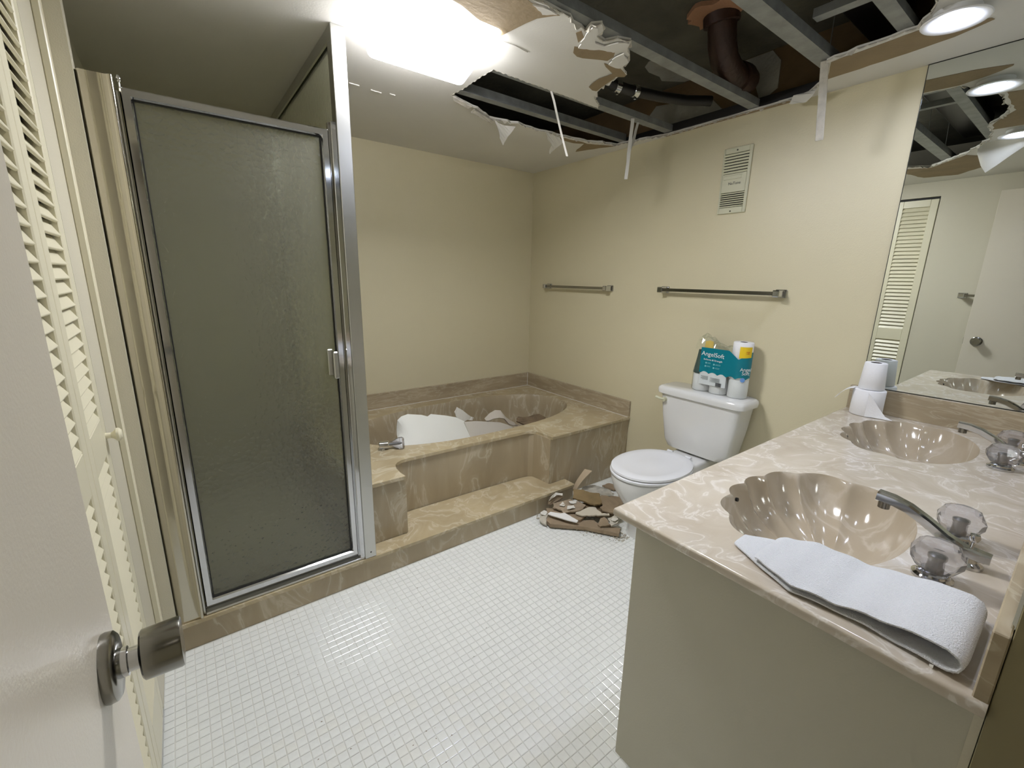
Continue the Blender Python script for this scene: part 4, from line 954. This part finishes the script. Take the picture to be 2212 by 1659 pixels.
# ------------------------------------------------------------------ DEBRIS in the tub
def sheetpiece(outline, zf, th_, name, label, m, n=0):
    """plate over an xy outline with height function"""
    pts = outline
    loops = [[Vector((x, y, 0)) for x, y in pts]]
    b = B(); tr = tessellate_polygon(loops)
    hi = [b.bm.verts.new((x, y, zf(x, y)+th_)) for x, y in pts]; lo = [b.bm.verts.new((x, y, zf(x, y))) for x, y in pts]
    for t in tr: b.bm.faces.new([hi[i] for i in t]); b.bm.faces.new([lo[i] for i in reversed(t)])
    for i in range(len(pts)):
        j_ = (i+1) % len(pts); b.bm.faces.new((lo[i], lo[j_], hi[j_], hi[i]))
    return tag(obj(name, b, m, None, 20), label, 'drywall piece', 'broken drywall in the bathtub')
# big white sheet: near edge low in the tub, far edge up
P = []
top = [(1.041, 2.60, 0.455), (1.045, 2.61, 0.485), (1.05, 2.62, 0.508), (1.053, 2.62, 0.546), (1.074, 2.62, 0.564), (1.116, 2.62, 0.572), (1.161, 2.62, 0.561), (1.214, 2.62, 0.549), (1.258, 2.62, 0.531), (1.282, 2.62, 0.544), (1.388, 2.62, 0.515), (1.475, 2.62, 0.486), (1.543, 2.62, 0.443)]
bot = [(0.985+0.575*k_/12, 2.42-0.03*min(1, k_/3), 0.37-0.20*k_/12) for k_ in range(13)]
for a, c in zip(top, bot):
    a, c = Vector(a), Vector(c); P.append([c.lerp(a, t/5)+Vector((0, 0, 0.012*math.sin(PI*t/5))) for t in range(6)])
tag(obj('drywall_sheet', B().sheet(P, 0.010), mat('drywall_white_face', (226, 226, 218), 0.75, bump=0.0006, bscale=120), None, 40), 'largest white drywall sheet leaning in the left half of the tub', 'drywall piece', 'broken drywall in the bathtub')
P = []
top = [(1.535, 2.6, 0.448), (1.625, 2.6, 0.437), (1.746, 2.6, 0.409), (1.848, 2.6, 0.385), (1.918, 2.6, 0.353), (1.967, 2.6, 0.324)]
bot = [(1.555, 2.39, 0.17), (1.64, 2.39, 0.165), (1.74, 2.395, 0.16), (1.83, 2.40, 0.16), (1.90, 2.42, 0.155), (1.95, 2.44, 0.15)]
for a, c in zip(top, bot):
    a, c = Vector(a), Vector(c); P.append([c.lerp(a, t/4) for t in range(5)])
tag(obj('drywall_sheet', B().sheet(P, 0.010), mat('drywall_shaded_face', (196, 190, 178), 0.8), None, 40), 'right part of the largest drywall sheet in the tub, greyed for its shading', 'drywall piece', 'broken drywall in the bathtub')  # white sheet continued, its shading put into a greyer face colour
shard3([(1.543, 2.62, 0.444), (1.505, 2.62, 0.464), (1.483, 2.62, 0.495), (1.472, 2.62, 0.531), (1.495, 2.621, 0.562), (1.536, 2.62, 0.534), (1.582, 2.62, 0.492), (1.629, 2.62, 0.459), (1.621, 2.62, 0.442), (1.574, 2.62, 0.454)], 0.008, 'drywall_shard', 'upright white drywall shard standing in the middle of the tub', M_CEIL, 'drywall piece', 'broken drywall in the bathtub')
P = []
for i in range(7):
    t = i/6; x = 1.77+0.28*t; zt_ = 0.405+0.05*math.sin(PI*min(1, t*1.4))-0.085*max(0, t-0.5)*2
    P.append([Vector((x, 2.63, zt_-0.045*math.sin(PI*t)-0.004)), Vector((x, 2.66, zt_-0.01)), Vector((x+0.005, 2.69, zt_))])
tag(obj('curled_drywall_piece', B().sheet(P, 0.008), mat('drywall_curl_face', (196, 188, 176), 0.8), None, 30), 'curled grey drywall piece with dark ragged rim in the tub', 'drywall piece', 'broken drywall in the bathtub')
shard3([(2.007, 2.60, 0.370), (2.043, 2.62, 0.392), (2.119, 2.62, 0.370), (2.204, 2.62, 0.382), (2.26, 2.62, 0.378), (2.30, 2.58, 0.35), (2.22, 2.54, 0.335), (2.091, 2.54, 0.32)], 0.012, 'drywall_shard', 'brown backed drywall fragment at the right end of the tub', M_KRAFTD, 'drywall piece', 'broken drywall in the bathtub')
shard3([(1.98, 2.52, 0.30), (2.04, 2.55, 0.34), (2.10, 2.55, 0.338), (2.14, 2.52, 0.325), (2.06, 2.49, 0.30)], 0.014, 'broken_gypsum_chunk', 'pale gypsum crumb between the curled piece and the brown fragment in the tub', M_GYP, 'gypsum chunk')
# support rubble in the tub under the sheets
for k, (x, y, z, lab) in enumerate([(1.15, 2.62, 0.20, 'drywall block under the large sheet in the left half of the tub'), (1.62, 2.60, 0.17, 'drywall block under the shade-greyed sheet in the middle of the tub'), (2.12, 2.62, 0.14, 'drywall block under the brown fragment in the tub')]):
    rnd = random.Random(k+40)
    pts = [(x+0.11*math.cos(a)*rnd.uniform(.8, 1.1), y+0.07*math.sin(a)*rnd.uniform(.8, 1.1)) for a in [i*PI/4 for i in range(8)]]
    b = B(); b.prism(pts, ZT-0.352, ZT-0.352+z)
    tag(obj('drywall_block', b, M_KRAFTD, None, 0), lab, 'drywall piece', 'broken drywall in the bathtub')

# ------------------------------------------------------------------ DEBRIS pile on the floor
def fl(name, pts, z, tiltx, tilty, th_, label, m, z_off=0.0):
    """plate lying on the pile: pts in xy, plane tilted about its centre"""
    cx = sum(p[0] for p in pts)/len(pts); cy = sum(p[1] for p in pts)/len(pts)
    return shard3([(x, y, z+(x-cx)*tiltx+(y-cy)*tilty) for x, y in pts], th_, name, label, m, 'drywall piece', 'broken drywall on the floor')
shard3([(1.661, 1.822, 0.022), (1.716, 1.763, 0.022), (1.737, 1.7, 0.022), (1.80, 1.66, 0.022), (1.869, 1.622, 0.022), (1.86, 1.575, 0.022), (1.895, 1.518, 0.022), (1.929, 1.463, 0.022), (1.877, 1.431, 0.022), (1.769, 1.594, 0.022), (1.618, 1.738, 0.022), (1.628, 1.784, 0.022)], 0.022, 'drywall_board', 'long brown drywall board lowest in the floor pile, along its front', M_BOARD, 'drywall piece', 'broken drywall on the floor')
shard3([(1.615, 1.837, 0.022), (1.658, 1.869, 0.022), (1.682, 1.846, 0.03), (1.674, 1.823, 0.036), (1.633, 1.79, 0.036), (1.606, 1.753, 0.016), (1.603, 1.798, 0.014)], 0.012, 'drywall_shard', 'crumbled grey end piece at the far left of the floor pile', M_GYP, 'drywall piece', 'broken drywall on the floor')
shard3([(1.703, 1.871, 0.043), (1.747, 1.833, 0.043), (1.83, 1.79, 0.043), (1.88, 1.725, 0.043), (1.862, 1.668, 0.043), (1.783, 1.648, 0.043), (1.755, 1.661, 0.043), (1.749, 1.76, 0.043), (1.69, 1.815, 0.043), (1.668, 1.817, 0.043)], 0.014, 'drywall_board', 'second brown board in the floor pile under the white splinter', M_BOARD, 'drywall piece', 'broken drywall on the floor')
shard3([(1.654, 1.804, 0.054), (1.681, 1.807, 0.058), (1.719, 1.755, 0.060), (1.741, 1.744, 0.062), (1.748, 1.635, 0.060), (1.732, 1.631, 0.056), (1.699, 1.687, 0.056)], 0.006, 'drywall_shard', 'bright white pointed splinter at the front left of the floor pile', mat('drywall_bright_face', (234, 232, 228), 0.7), 'drywall piece', 'broken drywall on the floor')
shard3([(1.79, 1.706, 0.060), (1.843, 1.697, 0.066), (1.906, 1.692, 0.072), (1.93, 1.67, 0.074), (1.918, 1.639, 0.073), (1.91, 1.596, 0.072), (1.941, 1.562, 0.075), (1.931, 1.554, 0.074), (1.893, 1.585, 0.071), (1.804, 1.659, 0.062)], 0.008, 'drywall_shard', 'pale triangular shard in the middle front of the floor pile', mat('drywall_dusty_face', (206, 198, 180), 0.8), 'drywall piece', 'broken drywall on the floor')
shard3([(1.746, 1.852, 0.073), (1.808, 1.83, 0.08), (1.85, 1.82, 0.086), (1.864, 1.783, 0.084), (1.885, 1.747, 0.084), (1.891, 1.712, 0.081), (1.854, 1.696, 0.074), (1.816, 1.704, 0.069), (1.734, 1.75, 0.061), (1.741, 1.779, 0.065), (1.716, 1.823, 0.066)], 0.01, 'drywall_shard', 'dusty grey brown shard with scraps on it at the left of the floor pile', mat('dusty_brown', (158, 142, 120), 0.9, var=0.3, vscale=20, bump=0.002, bscale=80), 'drywall piece', 'broken drywall on the floor')
shard3([(1.933, 1.871, 0.108), (1.974, 1.821, 0.114), (1.987, 1.768, 0.114), (2.022, 1.722, 0.119), (1.959, 1.641, 0.102), (1.92, 1.661, 0.096), (1.906, 1.688, 0.094), (1.894, 1.747, 0.095), (1.871, 1.806, 0.093)], 0.01, 'drywall_shard', 'wet tan shard tilted up at the back of the floor pile', mat('wet_tan_paper', (136, 116, 80), 0.7, var=0.2, vscale=10), 'drywall piece', 'broken drywall on the floor')
shard3([(2.033, 1.719, 0.105), (2.065, 1.68, 0.102), (2.066, 1.625, 0.102), (2.045, 1.577, 0.099), (1.999, 1.538, 0.091), (1.959, 1.541, 0.083), (1.922, 1.60, 0.083), (1.937, 1.636, 0.086), (1.967, 1.640, 0.088), (1.994, 1.689, 0.096)], 0.01, 'drywall_shard', 'rounded dark brown shard at the right of the floor pile', M_BOARD, 'drywall piece', 'broken drywall on the floor')
shard3([(1.833, 1.556, 0.040), (1.871, 1.575, 0.052), (1.897, 1.568, 0.064), (1.904, 1.545, 0.062), (1.878, 1.499, 0.050), (1.834, 1.534, 0.040)], 0.01, 'drywall_shard', 'brown shard with frayed rim at the front right of the floor pile', M_BOARD, 'drywall piece', 'broken drywall on the floor')
shard3([(1.914, 1.548, 0.058), (1.964, 1.539, 0.068), (1.946, 1.491, 0.062), (1.922, 1.478, 0.056), (1.884, 1.496, 0.046)], 0.01, 'drywall_shard', 'torn pale shard nearest the toilet foot at the right end of the floor pile', M_GYP, 'drywall piece', 'broken drywall on the floor')
shard3([(1.86, 1.77, 0.052), (1.97, 1.75, 0.052), (2.03, 1.66, 0.052), (1.99, 1.57, 0.052), (1.90, 1.62, 0.052)], 0.03, 'drywall_shard', 'thick brown drywall block buried in the middle of the floor pile', M_KRAFTD, 'drywall piece', 'broken drywall on the floor')
shard3([(2.146, 1.731, 0.059), (2.173, 1.681, 0.062), (2.189, 1.634, 0.064), (2.167, 1.616, 0.062), (2.09, 1.611, 0.045), (2.09, 1.659, 0.046)], 0.01, 'drywall_shard', 'brown shard against the toilet foot behind the floor pile', M_BOARD, 'drywall piece', 'broken drywall on the floor')
shard3([(1.735, 1.893, 0.055), (1.75, 1.888, 0.10), (1.79, 1.882, 0.118), (1.822, 1.872, 0.110), (1.835, 1.862, 0.09), (1.80, 1.868, 0.05)], 0.010, 'drywall_shard', 'brown shard standing against the step with a white torn top', M_BOARD, 'drywall piece', 'broken drywall on the floor')
shard3([(1.738, 1.886, 0.085), (1.745, 1.880, 0.108), (1.79, 1.874, 0.128), (1.827, 1.860, 0.118), (1.824, 1.858, 0.108), (1.79, 1.872, 0.116), (1.755, 1.878, 0.098)], 0.006, 'torn_paper_scrap', 'white torn paper rim on top of the shard against the step', M_CEIL, 'paper scrap', 'paper scraps on the floor pile')
P = []
for i in range(7):
    t = i/6; P.append([Vector((1.99+0.10*t+0.03*t*t, 1.90-0.02*t, 0.06+0.13*t**0.7)), Vector((2.035+0.10*t, 1.965-0.005*t, 0.05+0.12*t**0.7))])
tag(obj('curled_drywall_piece', B().sheet(P, 0.004), mat('curl_tan', (196, 178, 150), 0.8), None, 40), 'thin curled paper piece rising behind the floor pile by the tub', 'drywall piece', 'broken drywall on the floor')
shard3([(2.038, 1.896, 0.05), (2.09, 1.934, 0.055), (2.164, 1.914, 0.055), (2.198, 1.881, 0.05), (2.25, 1.82, 0.03), (2.22, 1.76, 0.02), (2.145, 1.772, 0.04), (2.103, 1.776, 0.05), (2.064, 1.816, 0.05)], 0.014, 'drywall_shard', 'crumbly grey slab behind the pile between tub and toilet', mat('grey_crumbly', (184, 180, 168), 0.95, var=0.3, vscale=25, bump=0.005, bscale=60), 'drywall piece', 'broken drywall on the floor')
shard3([(2.29, 1.93, 0.012), (2.36, 1.92, 0.012), (2.38, 1.84, 0.012), (2.31, 1.83, 0.012)], 0.012, 'drywall_shard', 'small dark chip on the floor behind the toilet foot', M_BOARD, 'drywall piece', 'broken drywall on the floor')
for k, (x, y, z, lab) in enumerate([(1.84, 1.775, 0.092, 'white paper scrap on the dusty shard'), (1.775, 1.80, 0.082, 'cream paper scrap at the left of the floor pile'), (1.80, 1.745, 0.084, 'curled paper scrap on top of the dusty shard'), (1.925, 1.51, 0.072, 'white scrap at the right end of the floor pile'), (1.66, 1.84, 0.045, 'small scrap at the far left of the floor pile')]):
    rnd = random.Random(k+70)
    shard3([(x+0.03*math.cos(a)*rnd.uniform(.5, 1.2), y+0.022*math.sin(a)*rnd.uniform(.5, 1.2), z+rnd.uniform(-.006, .006)) for a in [i*PI/3 for i in range(6)]], 0.003, 'torn_paper_scrap', lab, M_CEIL, 'paper scrap', 'paper scraps on the floor pile')
b = B(); rnd = random.Random(8)
def crumb(b, x, y, s_):
    pts = [(x+s_*math.cos(a)*rnd.uniform(.5, 1), y+s_*math.sin(a)*rnd.uniform(.5, 1)) for a in (0, 1.3, 2.5, 3.8, 5.0)]
    b.prism(pts, 0.0, s_*rnd.uniform(.5, 1.1))
for _ in range(420):
    t = rnd.random(); base = Vector((1.64, 1.85)).lerp(Vector((1.90, 1.44)), t)
    n_ = Vector((-0.83, -0.55)).normalized(); d = abs(rnd.gauss(0, 0.03))
    p = base + n_*(d-0.012); crumb(b, p.x, p.y, rnd.choice((0.0015, 0.002, 0.003, 0.005)))
for _ in range(220):
    crumb(b, rnd.uniform(1.62, 2.3), rnd.uniform(1.74, 1.90), rnd.choice((0.003, 0.005, 0.009, 0.012)))
for _ in range(160):
    crumb(b, rnd.uniform(1.86, 1.94), rnd.uniform(1.40, 1.56), rnd.choice((0.002, 0.004, 0.007)))
g_ = tag(obj('plaster_rubble', b, M_GYP, None, 0), 'fine plaster crumbs scattered around the floor pile', 'rubble'); g_['kind'] = 'stuff'
b = B(); rnd = random.Random(18)
for _ in range(60):
    x, y = rnd.uniform(0.0, 1.8), rnd.uniform(0.8, 1.85); b.prism([(x, y), (x+rnd.uniform(.002, .006), y+rnd.uniform(-.003, .003)), (x+.002, y+.002)], 0, 0.0012)
g_ = tag(obj('floor_specks', b, M_KRAFTD, None, 0), 'tiny dark specks on the white tiles', 'dust'); g_['kind'] = 'stuff'

# ------------------------------------------------------------------ real size
for o in list(COL.objects):
    if o.parent is None and o.type in ('MESH', 'EMPTY', 'LIGHT'):
        o.location = Vector(o.location)*S
        o.scale = (S, S, S)
